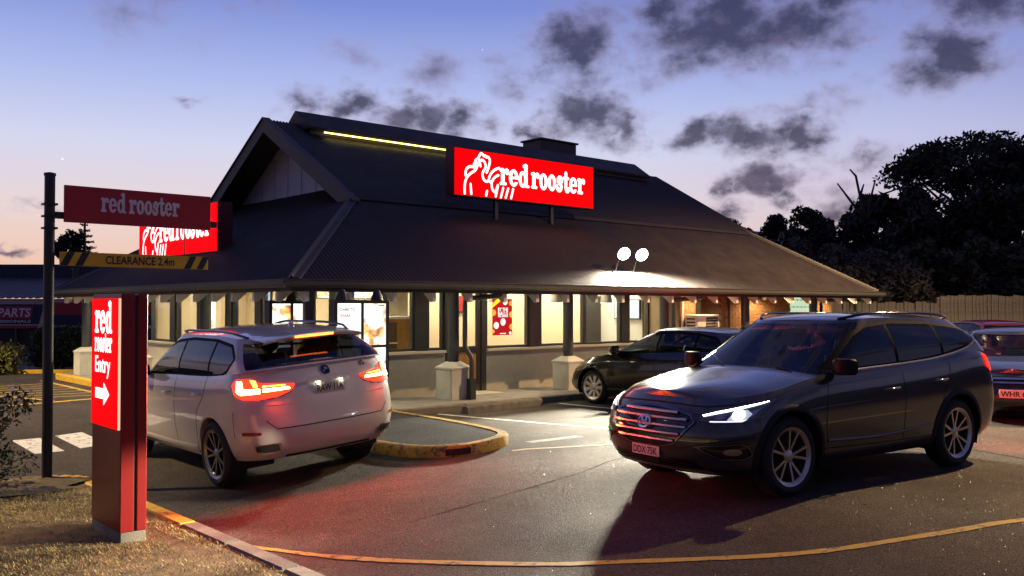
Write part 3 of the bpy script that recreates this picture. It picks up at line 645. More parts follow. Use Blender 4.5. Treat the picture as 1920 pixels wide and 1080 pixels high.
MB().box(RC0-.06, RC0+.06, YB-.06, YB, FP, HE+.1).build('wall_post', DARK, B_); MB().tube([(12.3, YB-.05, FP), (12.3, YB-.05, HE+.1)], .035, 8).build('downpipe', DARK, B_)
MB().tube([(10.47, YB-.05, FP), (10.47, YB-.05, HE+.15)], .03, 8).build('white_conduit', WOODW, B_)
# air conditioner
AC = empty('air_conditioner', (10.95, .72, 1.02)); tag(AC, 'white outdoor air conditioner unit fixed to the brick wall', 'air conditioner')
ACW = mat('ac_white', (.6, .6, .56), .5, var=.06)
MB().bbox(-.43, .43, -.16, .2, 0, .6, .02).build('casing', ACW, AC); MB().bbox(-.1, .34, -.175, -.162, .06, .54, .005).build('fan_grille', mat('ac_dark', (.03, .03, .03), .6), AC)
for k in range(7): MB().box(-.1, .34, -.185, -.177, .09+k*.065, .1+k*.065).build('grille_bar', ACW, AC)
for k in range(6): MB().box(-.434, -.428, -.1, .14, .08+k*.08, .12+k*.08).build('side_louvre', MATS['ac_dark'], AC)
for sx in (-.3, .3): MB().box(sx-.02, sx+.02, -.14, .28, -.05, 0).build('bracket', DARK, AC)
# globe sensor on the wall
gl = MB().lathe([(0, .07), (.04, .06), (.065, .03), (.07, 0), (.05, -.045), (0, -.06)], 16).build('wall_globe', mat('globe_white', (.8, .8, .78), .3), smooth=60, loc=(13.77, YB-.1, 2.02)); tag(gl, 'small white globe fitting on the brick wall under the eave', 'globe lamp')
MB().cyl((0, .03, 0), (0, .1, 0), .03).build('mount', DARK, gl)
# lamps under the eave
def eave_lamp(x, y, e, lab, col=(1, .72, .36), z=HE-.02):
    o = MB().lathe([(0, .05), (.09, .05), (.1, .02), (.09, 0)], 20).build('eave_lamp', WOODW, smooth=40, loc=(x, y, z)); tag(o, lab, 'eave lamp')
    MB().lathe([(.085, .002), (.07, -.025), (0, -.04)], 20).build('lamp_lens', emis('eave_lens', (1, .8, .45), 9), o, smooth=60)
    l = bpy.data.lights.new('eave_light', 'SPOT'); l.energy = e; l.color = col; l.spot_size = R(165); l.spot_blend = .5; l.shadow_soft_size = .08
    q = bpy.data.objects.new('eave_light', l); COL.objects.link(q); q.parent = o; q.location = (0, 0, -.06)
for x, y, e, lab in ((10.75, .55, 90, 'lit round lamp under the eave above the air conditioner'), (13.35, .5, 110, 'lit round lamp under the eave beside the white wall globe'), (16.75, .5, 80, 'lit round lamp under the eave near the far brick corner')): eave_lamp(x, y, e, lab)
for x, y, e, lab in ((2.4, .95, 70, 'lit round lamp under the front eave near the order boards'), (5.2, .95, 80, 'lit round lamp under the eave above the glass door'), (8.3, .95, 70, 'lit round lamp under the eave by the black hatchback'), (.95, 3.0, 90, 'lit round lamp under the left eave beside the white car'), (.95, 6.6, 110, 'lit round lamp under the left eave at its middle'), (.95, 10.2, 130, 'lit round lamp under the left eave near the far plinth')): eave_lamp(x, y, e, lab, (1, .86, .55), HE+.35)
# twin roof floodlights
FLW = emis('flood_lens', (1, .96, .82), 70)
fl = empty('floodlight_pair', (7.96, .3, 2.4)); tag(fl, 'pair of glaring white floodlights on a bracket above the front eave', 'floodlight')
MB().box(-.36, .36, .2, .24, .1, .14).build('cross_bar', BLKM, fl)
for sx in (-.28, .28):
    M = Matrix.Translation((sx, -.02, .5)) @ Matrix.Rotation(R(-20), 4, 'Z') @ Matrix.Rotation(R(118), 4, 'X')
    h = MB().lathe([(0, -.16), (.07, -.15), (.11, -.08), (.145, 0), (.15, .02), (.135, .02)], 24, M).build('lamp_head', DARK, fl, smooth=50)
    MB().lathe([(.135, .01), (.12, .05), (.07, .085), (0, .1)], 24, M).build('lens', FLW, h, smooth=60)
    MB().tube([(sx, .22, .02), (sx, .22, .12), (sx+.01, .1, .46)], .013, 6).build('yoke', BLKM, fl)
    l = bpy.data.lights.new('flood_beam', 'SPOT'); l.energy = 6500; l.color = (1, .93, .72); l.spot_size = R(178); l.spot_blend = .35; l.shadow_soft_size = .12
    q = bpy.data.objects.new('flood_beam', l); COL.objects.link(q); q.parent = fl; q.location = (sx+.03, -.13, .47); q.rotation_euler = (R(-34), 0, 0)

# ------------------------------------------------------------------ signs
RED = emis('lit_red', (1, .0, .002), 1.25); LWH = emis('lit_white', (1, .97, .98), 1.9); REDS = mat('sign_side', (.11, .01, .012), .45, var=.15, vscale=5)
def roof_sign(name, label, O, U, Nrm, w, h, depth=.28):
    O, U, Nv, V = Vector(O), Vector(U), Vector(Nrm), Vector((0, 0, 1)); e = empty(name, O); tag(e, label, 'sign')
    def bx(u0, u1, n0, n1, v0, v1, nm, m, par=None):
        vs = [U*a+Nv*b+V*c for a in (u0, u1) for b in (n0, n1) for c in (v0, v1)]
        return MB().add(vs, [(0, 1, 3, 2), (4, 6, 7, 5), (0, 4, 5, 1), (2, 3, 7, 6), (0, 2, 6, 4), (1, 5, 7, 3)]).build(nm, m, par or e)
    bx(0, w, -depth, -.012, 0, h, 'cabinet', REDS); f = bx(.02, w-.02, -.011, 0, .02, h-.02, 'lit_face', RED)
    k = w/4.08
    MB().add(*place2d(emblem(), Nv*.006, U, V, k)).build('rooster_emblem', LWH, f)
    a = slab('red', .31*k); b = slab('rooster', .31*k); wa = width2d(a); wb = width2d(b)
    for t, wd, x0, x1, nm in ((a, wa, 1.2*k, 2.05*k, 'lettering'), (b, wb, 2.1*k, 3.78*k, 'lettering')):
        s = (x1-x0)/(wd[1]-wd[0]); vs = [((v[0]-wd[0])*s+x0, v[1]*1.12+.315*k) for v in t[0]]
        MB().add(*place2d((vs, t[1]), Nv*.009, U, V)).build(nm, LWH, f)
    for u in (.3*w, .7*w):
        bx(u-.04, u+.04, -depth*.7, -depth*.4, -1.0, 0, 'leg', DARK)
    return e
roof_sign('roof_sign', 'large lit red sign with white rooster on the front roof', (4.75, 2.2, 4.05), (1, 0, 0), (0, -1, 0), 4.07, .98)
roof_sign('roof_sign', 'lit red rooster sign on the left roof, half hidden behind the overhead board', (1.1, 9.55, 2.9), (0, -1, 0), (-1, 0, 0), 4.4, 1.0, .32)
# entry pylon
PX0, PX1, PY0, PY1, PZ = -3.82, -3.6, -4.33, -3.58, 1.91
pz0 = vz(-3.7, -3.9)-.02
py = empty('entry_sign', (-3.7, -3.95, pz0)); tag(py, 'tall narrow red entry sign with lit panel standing on the dry verge', 'entry sign')
def wb_(x0, x1, y0, y1, z0, z1, nm, m, par, b=.008): return MB().bbox(x0+3.7, x1+3.7, y0+3.95, y1+3.95, z0-pz0, z1-pz0, b).build(nm, m, par)
wb_(PX0, PX0+.115, PY0, PY1, pz0+.1, PZ, 'pylon_shell', REDP, py); wb_(PX0+.1, PX1-.02, PY0+.015, PY1-.015, pz0+.05, PZ-.015, 'dark_core', BLKM, py); wb_(PX0+.135, PX1, PY0, PY1, pz0+.1, PZ, 'pylon_shell', REDP, py)
wb_(PX0+.004, PX1-.004, PY0+.004, PY1-.004, pz0-.2, pz0+.1, 'footing', CONC, py)
fc = wb_(PX0-.02, PX0+.004, PY0+.02, PY1-.03, .77, 1.87, 'lit_panel', RED, py, .004)
wb_(PX0-.018, PX0+.004, PY0+.008, PY0+.019, .77, 1.87, 'panel_edge', emis('edge_glow', (1, .7, .45), .9), py, .002)
Uy, Vz = Vector((0, -1, 0)), Vector((0, 0, 1)); xo = PX0-.024+3.7
def put(vf, y, z, nm, sx=1, sy=1, w=None, par=None, m=None):
    a, b = width2d(vf); k = w/(b-a) if w else sx; vs = [((v[0]-a)*k, v[1]*sy) for v in vf[0]]
    return MB().add(*place2d((vs, vf[1]), (xo, y+3.95, z-pz0), Uy, Vz)).build(nm, m or LWH, par or fc)
put(slab('red', .19), -3.71, 1.575, 'lettering', w=.46); put(slab('rooster', .105), -3.71, 1.41, 'lettering', w=.46, sy=1.15)
put(text2d('Entry', .2, .003), -3.73, 1.235, 'lettering', w=.4)
put(([(0, .045), (.22, .045), (.22, .1), (.37, 0), (.22, -.1), (.22, -.045), (0, -.045)], [(0, 1, 2, 3, 4, 5, 6)]), -3.74, 1.05, 'arrow')
# overhead board on its pole
cz = G(-3.44, -.65)+.08
cs = empty('overhead_board', (-3.44, -.65, cz)); tag(cs, 'red shop board and yellow clearance bar hung from a dark pole', 'clearance sign')
MB().tube([(0, 0, -.1), (0, 0, 3.35-cz)], .058, 16).build('pole', BLKM, cs, smooth=50); MB().bbox(-.16, .16, -.16, .16, -.02, .03, .01).build('base_plate', CONC, cs)
MB().lathe([(.066, 0), (.066, .03), (0, .045)], 16, Matrix.Translation((0, 0, 3.335-cz))).build('pole_cap', BLKM, cs)
for z in (2.72, 2.86, 3.0): MB().bbox(-.075, .075, -.075, .075, z-cz-.012, z-cz+.012, .004).build('clamp', BLKM, cs)
MB().box(.05, 2.03, .0, .05, 2.84-cz, 2.92-cz).build('arm', BLKM, cs)
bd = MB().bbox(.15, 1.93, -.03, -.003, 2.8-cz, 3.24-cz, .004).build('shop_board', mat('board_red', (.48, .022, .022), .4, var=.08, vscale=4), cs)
PINK = mat('dull_white', (.8, .74, .72), .6, var=.08)
for w_, x0, x1 in (('red', .56, .86), ('rooster', .89, 1.52)):
    t = slab(w_, .17); a, b = width2d(t); s = (x1-x0)/(b-a); MB().add(*place2d(([((v[0]-a)*s+x0, v[1]) for v in t[0]], t[1]), (0, -.033, 2.95-cz), (1, 0, 0), (0, 0, 1))).build('lettering', PINK, bd)
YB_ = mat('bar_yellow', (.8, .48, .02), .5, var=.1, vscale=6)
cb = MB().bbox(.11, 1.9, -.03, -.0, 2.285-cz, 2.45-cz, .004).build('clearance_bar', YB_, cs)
for x0 in (.11, 1.58):
    n = 2
    for k in range(n):
        xx = x0+.0+k*.165; MB().add([(xx, -.032, 2.287-cz), (xx+.085, -.032, 2.287-cz), (xx+.165, -.032, 2.448-cz), (xx+.08, -.032, 2.448-cz)], [(0, 1, 2, 3)]).build('black_stripe', BLKM, cb)
t = text2d('CLEARANCE 2.4m', .135, .003); a, b = width2d(t); s = .84/(b-a)
MB().add(*place2d(([((v[0]-a)*s+.62, v[1]) for v in t[0]], t[1]), (0, -.033, 2.322-cz), (1, 0, 0), (0, 0, 1))).build('lettering', BLKM, cb)
for x in (.4, 1.6): MB().cyl((x, -.012, 2.44-cz), (x, .02, 2.86-cz), .006, n=6).build('hanger', BLKM, cs)
# order boards with lit panels
def food_mat(name, seed, amt, s=1.35):
    m = bpy.data.materials.new(name); m.use_nodes = True; t = m.node_tree; b = t.nodes['Principled BSDF']; L = t.links.new; MATS[name] = m
    co = t.nodes.new('ShaderNodeTexCoord'); mp = t.nodes.new('ShaderNodeMapping'); mp.inputs[1].default_value = (seed*3.1, seed*1.7, seed); L(co.outputs['Object'], mp.inputs[0])
    n = t.nodes.new('ShaderNodeTexNoise'); n.inputs['Scale'].default_value = 3.2; n.inputs['Detail'].default_value = 2; L(mp.outputs[0], n.inputs['Vector'])
    n2 = t.nodes.new('ShaderNodeTexNoise'); n2.inputs['Scale'].default_value = 11; n2.inputs['Detail'].default_value = 5; L(mp.outputs[0], n2.inputs['Vector'])
    a = t.nodes.new('ShaderNodeValToRGB'); e = a.color_ramp.elements; e[0].position = .28; e[0].color = (.12, .03, .01, 1); e[1].position = .68; e[1].color = (.98, .78, .4, 1)
    for p, c in ((.42, (.5, .16, .03, 1)), (.54, (.9, .5, .12, 1))): q = e.new(p); q.color = c
    L(n2.outputs[0], a.inputs[0]); r = t.nodes.new('ShaderNodeMapRange'); r.inputs[1].default_value = amt; r.inputs[2].default_value = amt+.05; L(n.outputs[0], r.inputs[0])
    x = t.nodes.new('ShaderNodeMix'); x.data_type = 'RGBA'; x.inputs[6].default_value = (.95, 1, .95, 1); L(r.outputs[0], x.inputs[0]); L(a.outputs[0], x.inputs[7])
    b.inputs['Base Color'].default_value = (.5, .5, .5, 1); L(x.outputs[2], b.inputs['Emission Color']); b.inputs['Emission Strength'].default_value = s; return m
F1, F2, F3 = food_mat('menu_print_a', 1.3, .5), food_mat('menu_print_b', 4.1, .47), food_mat('menu_print_c', 7.7, .58, 1.5)
TXT = mat('print_dark', (.02, .02, .02), .8); TXR = emis('print_red', (.6, .02, .02), .8)
def order_board(x0, x1, y, z0, z1, zb, label, panels, hoods):
    e = empty('order_board', ((x0+x1)/2, y, zb)); tag(e, label, 'order board'); cx = (x0+x1)/2; FR = BLKM
    def bx(a, b, c, d, z0_, z1_, nm, m, par=None): return MB().box(a-cx, b-cx, c, d, z0_-zb, z1_-zb).build(nm, m, par or e)
    bx(x0, x1, .0, .14, z0, z1, 'cabinet', FR); mid = (x0+x1)/2
    bx(x0, x0+.05, -.03, 0, z0, z1, 'frame', FR); bx(x1-.05, x1, -.03, 0, z0, z1, 'frame', FR); bx(x0+.05, x1-.05, -.03, 0, z1-.05, z1, 'frame', FR); bx(mid-.015, mid+.025, -.03, 0, z0+.05, z1-.05, 'frame', FR); bx(x0+.05, x1-.05, -.03, 0, z0, z0+.05, 'frame', FR)
    for sx in (x0+.08, x1-.16): bx(sx, sx+.08, .03, .1, zb-.05, z0, 'leg', FR)
    rows = [(z1-.05-.62, z1-.05), (z0+.05, z1-.05-.66)] if z1-z0 > 1 else [(z0+.05, z1-.05)]
    for i, (za, zc) in enumerate(rows):
        for j, (xa, xb) in enumerate(((x0+.05, mid-.015), (mid+.025, x1-.05))):
            p = bx(xa, xb, -.012, -.002, za, zc, 'lit_panel', panels[(i*2+j) % len(panels)])
            if i == 0 and j == 1: bx(xb-.13, xb-.03, -.014, -.013, zc-.04, zc-.025, 'print_bar', TXR, p)
    if len(rows) > 1:
        bx(x0+.05, x1-.05, -.03, 0, rows[1][1], rows[0][0], 'frame', FR)
    for hx, hh in hoods:
        MB().lathe([(.1, 0), (.085, .05), (.06, .11), (.035, .15), (0, .16)], 16, Matrix.Translation((hx-cx, .03, z1-zb))).build('speaker_hood', FR, e, smooth=40)
    return e, cx, zb
b2, cx, zb = order_board(.36, 1.3, -.62, .72, 1.9, G(.8, -.6)+.12, 'tall black order board with lit menu panels on the kerbed island', [emis('panel_white', (.96, 1, .96), 1.45), F1, F3, F2], ((.52, .15), (1.12, .15)))
t = text2d('DARE TO', .06, .0015); MB().add(*place2d(t, (.36+.1-cx, -.0145, 1.74-zb), (1, 0, 0), (0, 0, 1))).build('lettering', TXT, b2)
t = text2d('SHARE', .06, .0015); MB().add(*place2d(t, (.36+.1-cx, -.0145, 1.65-zb), (1, 0, 0), (0, 0, 1))).build('lettering', TXR, b2)
fd = MB().add(*place2d(flat(lambda X, Y: np.maximum(sd_ell(X, Y, .2, .1, .17, .05), sd_ell(X, Y, .14, .15, .1, .05)), 0, .4, 0, .25, .012), (.36+.06-cx, -.0143, 1.27-zb), (1, 0, 0), (0, 0, 1))).build('printed_food', emis('food_gold', (.8, .5, .15), 1.0), b2)
order_board(.2, .98, 1.1, .72, 1.9, FP, 'smaller black order board with lit food pictures beyond the white car', [F2, F1, F3, F2], ((.62, .15),))
# pendant lamps, poster, screens, cabinet inside
SHD = mat('pendant_grey', (.2, .19, .17), .5)
for x, w_ in ((5.9, 'behind the red window poster'), (7.7, 'in the middle window bay'), (9.33, 'beside the dark inner door')):
    p = MB().lathe([(.02, .36), (.06, .33), (.1, .26), (.125, .14), (.14, 0), (.13, 0), (.11, .13), (.05, .3)], 24).build('pendant_lamp', SHD, smooth=40, loc=(x, 2.28, 1.9)); tag(p, 'grey bell pendant lamp hanging '+w_, 'pendant lamp')
    MB().lathe([(.142, -.002), (.142, -.022), (.125, -.022)], 24).build('white_rim', emis('pendant_rim', (1, .95, .85), 1.3), p); MB().cyl((0, 0, .35), (0, 0, .68), .006, n=6).build('cord', DARK, p)
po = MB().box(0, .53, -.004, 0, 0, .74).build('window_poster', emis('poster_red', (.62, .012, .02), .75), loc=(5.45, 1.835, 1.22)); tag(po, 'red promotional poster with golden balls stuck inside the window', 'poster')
def pp(fn, m, nm='print', z=-.006): return MB().add(*place2d(flat(fn, 0, .53, 0, .74, .008), (0, z, 0), (1, 0, 0), (0, 0, 1))).build(nm, m, po)
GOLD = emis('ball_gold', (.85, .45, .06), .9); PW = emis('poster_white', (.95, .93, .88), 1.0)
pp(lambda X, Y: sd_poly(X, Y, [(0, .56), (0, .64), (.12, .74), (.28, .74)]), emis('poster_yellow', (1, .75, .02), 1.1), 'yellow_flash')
for cx_, cy_, r_, w_ in ((.34, .68, .065, 1), (.49, .65, .05, 0), (.03, .46, .065, 0), (.51, .42, .065, 0), (.1, .2, .07, 1), (.51, .17, .06, 0), (.02, .08, .04, 0), (.48, .04, .035, 1)):
    pp(lambda X, Y: np.minimum(sd_ell(X, Y, cx_, cy_, r_, r_), np.minimum(X-.001, .529-X)), PW if w_ else GOLD, 'printed_ball')
pp(lambda X, Y: sd_ell(X, Y, .28, .27, .07, .075), PW, 'printed_badge')
for s_, z_, h_ in (('BY THE', .49, .1), ('BALLS', .4, .115)):
    t = text2d(s_, h_, .004); a, b = width2d(t); k = .27/(b-a); MB().add(*place2d(([((v[0]-a)*k+.145, v[1]+z_) for v in t[0]], t[1]), (0, -.007, 0), (1, 0, 0), (0, 0, 1))).build('lettering', PW, po)
MB().box(.15, .42, -.0065, -.006, .37, .385).build('print_bar', PW, po); MB().box(.2, .36, -.0065, -.006, .025, .045).build('print_bar', PW, po)
def framed(name, label, cat, O, U, w, h, fm, im, Nn, th=.03, b=.03):
    U, Nv, V = Vector(U), Vector(Nn), Vector((0, 0, 1)); e = None
    def bx(u0, u1, n0, n1, v0, v1, nm, m, par):
        vs = [U*a+Nv*c+V*d for a in (u0, u1) for c in (n0, n1) for d in (v0, v1)]
        return MB().add(vs, [(0, 1, 3, 2), (4, 6, 7, 5), (0, 4, 5, 1), (2, 3, 7, 6), (0, 2, 6, 4), (1, 5, 7, 3)]).build(nm, m, par)
    e = bx(0, w, 0, th, 0, h, name, fm, None); e.location = O; tag(e, label, cat); bx(b, w-b, th+.001, th+.004, b, h-b, 'picture', im, e); return e
SCR = emis('screen_white', (.85, .9, 1), 1.3); SCB = emis('screen_blue', (.55, .72, 1), 1.2)
framed('wall_picture', 'small dark framed red picture on the cream inner wall', 'picture', (5.42, 3.27, 1.67), (1, 0, 0), .42, .36, DARK, mat('picture_red', (.4, .02, .02), .5), (0, -1, 0))
tv = framed('wall_screen', 'lit white television screen on the inner wall beside the end post', 'television', (10.24, 2.82, 1.5), (0, -1, 0), .82, .48, DARK, SCR, (-1, 0, 0), .05, .025)
framed('wall_screen', 'pale blue lit screen behind the left side windows', 'television', (2.25, 5.75, 1.7), (0, -1, 0), .7, .46, DARK, SCB, (-1, 0, 0), .05, .02)
dd = framed('inner_door', 'dark inner door at the end of the dining room', 'door', (9.5, 3.295, FP), (1, 0, 0), .7, 1.95, DARK, mat('door_dark', (.025, .022, .02), .5), (0, -1, 0), .03, .05)
framed('window_poster', 'tall white poster with a yellow drink in the left window', 'poster', (1.8, 7.35, 1.0), (0, -1, 0), .55, 1.0, WOODW, food_mat('menu_print_d', 2.2, .56, 1.1), (-1, 0, 0), .006, .02)
for k, fm in enumerate((F2, F1, F3)): framed('menu_screen', ('left', 'middle', 'right')[k]+'most lit menu screen hung high behind the counter', 'menu screen', (2.75+k*.78, 4.2, 1.96), (1, 0, 0), .74, .45, DARK, fm, (0, -1, 0), .05, .02)
cab = MB().box(-.4, .45, 0, .5, 0, 1.42).build('counter_cabinet', TIMB, loc=(3.55, 2.4, FP+.02)); tag(cab, 'orange timber cabinet with pale worktop inside the front window', 'cabinet')
MB().box(-.42, .47, -.03, .52, 1.422, 1.47).build('worktop', WOODW, cab); MB().box(-.35, -.04, -.012, -.002, .55, 1.36).build('open_shelf', mat('shelf_dark', (.1, .05, .02), .7), cab); MB().box(-.35, -.04, -.03, -.013, .95, .975).build('shelf', WOODW, cab); MB().box(-.38, .43, .3, .33, 1.472, 2.4).build('splash_panel', mat('panel_taupe', (.3, .25, .17), .5, var=.15, vscale=3), cab)
ctr = MB().bbox(-1.0, 1.0, 0, .6, 0, 1.0, .02).build('service_counter', mat('counter_red', (.35, .03, .02), .5), loc=(3.3, 6.6, FP+.02)); tag(ctr, 'red service counter deep inside behind the left windows', 'counter'); MB().bbox(-1.04, 1.04, -.04, .64, 1.001, 1.04, .008).build('counter_top', WOODW, ctr)
# ------------------------------------------------------------------ cars
def pch(xs, ys):
    xs = np.array(xs, float); ys = np.array(ys, float); h = np.diff(xs); d = np.diff(ys)/h; m = np.zeros(len(xs)); m[0], m[-1] = d[0], d[-1]
    for i in range(1, len(xs)-1):
        if d[i-1]*d[i] > 0: w1, w2 = 2*h[i]+h[i-1], h[i]+2*h[i-1]; m[i] = (w1+w2)/(w1/d[i-1]+w2/d[i])
    def f(x):
        x = np.clip(np.asarray(x, float), xs[0], xs[-1]); i = np.clip(np.searchsorted(xs, x)-1, 0, len(xs)-2); t = (x-xs[i])/h[i]
        return (2*t**3-3*t**2+1)*ys[i]+(t**3-2*t**2+t)*h[i]*m[i]+(-2*t**3+3*t**2)*ys[i+1]+(t**3-t**2)*h[i]*m[i+1]
    return f
class Shell:
    """closed body shell: plan outline (front cap, side, rear cap) stacked between a lower and an upper edge"""
    def __init__(s, xf, xr, w, af, ar, n, zl, zu, taper=None):
        s.xf, s.xr, s.w, s.af, s.ar, s.e, s.zl, s.zu = xf, xr, w, af, ar, 2/n, zl, zu; s.tp = taper or (lambda x: 1.0)
        q = np.linspace(0, 3, 301); P = s.at(q, np.full(301, .6)); d = np.hypot(np.diff(P[:, 0]), np.diff(P[:, 1])); s.q = q; s.arc = np.concatenate([[0], np.cumsum(d)])
    def at(s, q, t):
        q, t = np.broadcast_arrays(np.asarray(q, float), np.asarray(t, float)); xf, xr, w = s.xf(t), s.xr(t), s.w(t)
        th = np.clip(q, 0, 1)*math.pi/2; xc = s.af*(1-np.cos(th)**s.e); yc = np.sin(th)**s.e
        k = np.clip(q-1, 0, 1); x = xf+xc+k*(xr-s.ar-xf-s.af)
        tr = np.clip(q-2, 0, 1)*math.pi/2; x = x+s.ar*np.sin(tr)**s.e; y = np.where(q <= 1, yc, np.where(q <= 2, 1, np.abs(np.cos(tr))**s.e))
        y = w*y*s.tp(x); z = s.zl(x)+(s.zu(x)-s.zl(x))*t; return np.stack([x, y, z], -1)
    def tz(s, x, z): return np.clip((z-s.zl(x))/(s.zu(x)-s.zl(x)), -.1, 1.1)
    def surf(s, q, z):
        x = np.interp(q, [0, 1, 2, 3], [.2, s.af, 3.5, 4.5]); 
        for _ in range(8): P = s.at(q, np.clip(s.tz(x, z), 0, 1)); x = P[..., 0]
        P = P.copy(); P[..., 2] = z; return P
    def side(s, x, z):
        x, z = np.broadcast_arrays(np.asarray(x, float), np.asarray(z, float)); t = np.clip(s.tz(x, z), 0, 1); xf, xr, w = s.xf(t), s.xr(t), s.w(t)
        a = np.clip(1-(x-xf)/s.af, 0, 1); b = np.clip(1-(xr-x)/s.ar, 0, 1)
        y = np.where(a > 0, np.sin(np.arccos(a**(1/s.e)))**s.e, 1)*np.where(b > 0, np.sin(np.arccos(b**(1/s.e)))**s.e, 1); return np.stack([x, w*y*s.tp(x), z], -1)
    def grid(s, nf, ns, nr, nt):
        q = np.concatenate([np.linspace(0, 1, nf, endpoint=False), np.linspace(1, 2, ns, endpoint=False), np.linspace(2, 3, nr+1)]); t = np.linspace(0, 1, nt)
        Q, T = np.meshgrid(q, t, indexing='ij'); return Q, T, s.at(Q, T)
def mir(P, sd):
    P = np.array(P, float); P[..., 1] *= sd; return P
def gnorm(P):
    du = np.gradient(P, axis=0); dv = np.gradient(P, axis=1); n = np.cross(du, dv); l = np.linalg.norm(n, axis=-1, keepdims=True); n = n/np.maximum(l, 1e-9)
    s = np.sign((n[..., 1]*P[..., 1]).sum()+1e-9+((n[..., 0])*(P[..., 0]-2.3)).sum()); return n*s
def patch(sh, poly, end='f', sd=1, off=.004, res=.012, fn=None):
    """area cut from the shell surface: polygon in (arc length from the end's centre line, height)"""
    poly = np.array(poly, float); a = np.arange(poly[:, 0].min()-2*res, poly[:, 0].max()+3*res, res); z = np.arange(poly[:, 1].min()-2*res, poly[:, 1].max()+3*res, res)
    A, Z = np.meshgrid(a, z, indexing='ij'); F = sd_poly(A, Z, poly) if fn is None else fn(A, Z)
    Sg = np.sign(A); Aa = np.abs(A)
    q = np.interp(Aa if end == 'f' else s_tot(sh)-Aa, sh.arc, sh.q); P = sh.surf(q, Z); P[..., 1] *= np.where(A < 0, -1, 1); n = gnorm(P)
    cx = 2.3; n = n*np.sign(((P[..., 0:1]-cx)*n[..., 0:1]+P[..., 1:2]*n[..., 1:2]*2)); P = P+n*off; return ms(mir(P, sd), F)
def s_tot(sh): return sh.arc[-1]
def band(sh, pts, w, sd, off=.004, k=6):
    """thin strip lying on the side of the shell along (x, z) points"""
    pp = cat_rom(pts, k) if len(pts) > 2 else [tuple(np.array(pts[0])*(1-t)+np.array(pts[1])*t) for t in np.linspace(0, 1, 14)]
    rows = []
    for i, p in enumerate(pp):
        a, b = pp[max(i-1, 0)], pp[min(i+1, len(pp)-1)]; d = np.array([b[0]-a[0], b[1]-a[1]]); d /= np.linalg.norm(d)+1e-9; n = np.array([-d[1], d[0]])
        rows.append([sh.side(p[0]+n[0]*w*k_, p[1]+n[1]*w*k_)+np.array([0, o_, 0]) for k_, o_ in ((-.5, off*.2), (-.3, off), (.3, off), (.5, off*.2))])
    return MB().grid(mir(np.array(rows), sd))
RUB = mat('tyre_rubber', (.012, .012, .012), .75, var=.3, vscale=20); ALLOY = mat('alloy', (.5, .48, .45), .3, .95, var=.1); DISC = mat('brake_dark', (.03, .03, .03), .6, .3)
BLKP = mat('black_plastic', (.012, .012, .013), .6, spec=.25, var=.2, vscale=20); PBLK = mat('pillar_black', (.008, .008, .009), .5, spec=.03); GBLK = mat('gloss_black', (.006, .006, .007), .08, coat=.5); CHR = mat('chrome', (.65, .65, .67), .12, 1); CHD = mat('dark_chrome', (.2, .2, .21), .18, 1); SEAM = mat('panel_gap', (.008, .008, .008), .8)
CGL = glass('car_glass', (.2, .23, .24), 1.25); CGD = glass('car_glass_dark', (.035, .04, .045), 1.2); WSG = glass('windscreen', (.5, .54, .54), 1.1)
SEAT = mat('seat_cloth', (.03, .029, .028), .8); PLW = mat('plate_white', (.62, .6, .55), .4); 
def wheel_meshes(r, rim, wd, spokes, double, alloy=None):
    hw = wd/2; M = Matrix.Rotation(R(90), 4, 'X')      # local z -> -y (outer face at -z after rotation handled by sign)
    ty = MB().lathe([(rim-.005, -hw+.02), (rim+.02, -hw), (r-.05, -hw-.004), (r-.015, -hw+.02), (r, -hw+.05), (r, 0), (r, hw-.05), (r-.015, hw-.02), (r-.05, hw+.004), (rim+.02, hw), (rim-.005, hw-.02)], 56, M)
    for k in range(64):                             # tread blocks
        a = 2*math.pi*k/64; T = M @ Matrix.Rotation(a, 4, 'Z')
        ty.box(r-.004, r+.004, -.011, .011, -hw+.05, hw-.05, T)
    rm = MB().lathe([(rim-.02, -hw+.02), (rim-.03, 0), (rim-.03, hw-.03), (rim-.012, hw-.012), (rim+.008, hw-.006), (rim+.01, hw-.016)], 56, M)
    for k in range(spokes):
        for o in ((-.13, .13) if double else (0,)):
            a = 2*math.pi*k/spokes; T = M @ Matrix.Rotation(a+o*.9, 4, 'Z'); T2 = M @ Matrix.Rotation(a+o*1.9, 4, 'Z')
            z = hw-.03; w0, w1 = (.011, .012) if double else (.024, .036)
            p = [T @ Vector((.045, -w0, z-.012)), T @ Vector((.045, w0, z-.012)), T2 @ Vector((rim-.015, w1, z+.012)), T2 @ Vector((rim-.015, -w1, z+.012)), T @ Vector((.045, -w0, z-.05)), T @ Vector((.045, w0, z-.05)), T2 @ Vector((rim-.015, w1, z-.03)), T2 @ Vector((rim-.015, -w1, z-.03))]
            rm.add(p, [(0, 1, 2, 3), (0, 4, 5, 1), (1, 5, 6, 2), (2, 6, 7, 3), (3, 7, 4, 0)])
    hb = MB().lathe([(0, hw-.028), (.04, hw-.03), (.062, hw-.042), (.066, hw-.08)], 24, M)
    dk = MB().lathe([(0, hw-.11), (.15, hw-.11), (.155, hw-.12), (rim-.03, hw-.135)], 40, M)
    return ty.mesh('tyre', RUB, 40), rm.mesh('rim', alloy or ALLOY, 30), hb.mesh('hub_cap', alloy or ALLOY, 40), dk.mesh('brake_disc', DISC, 40)
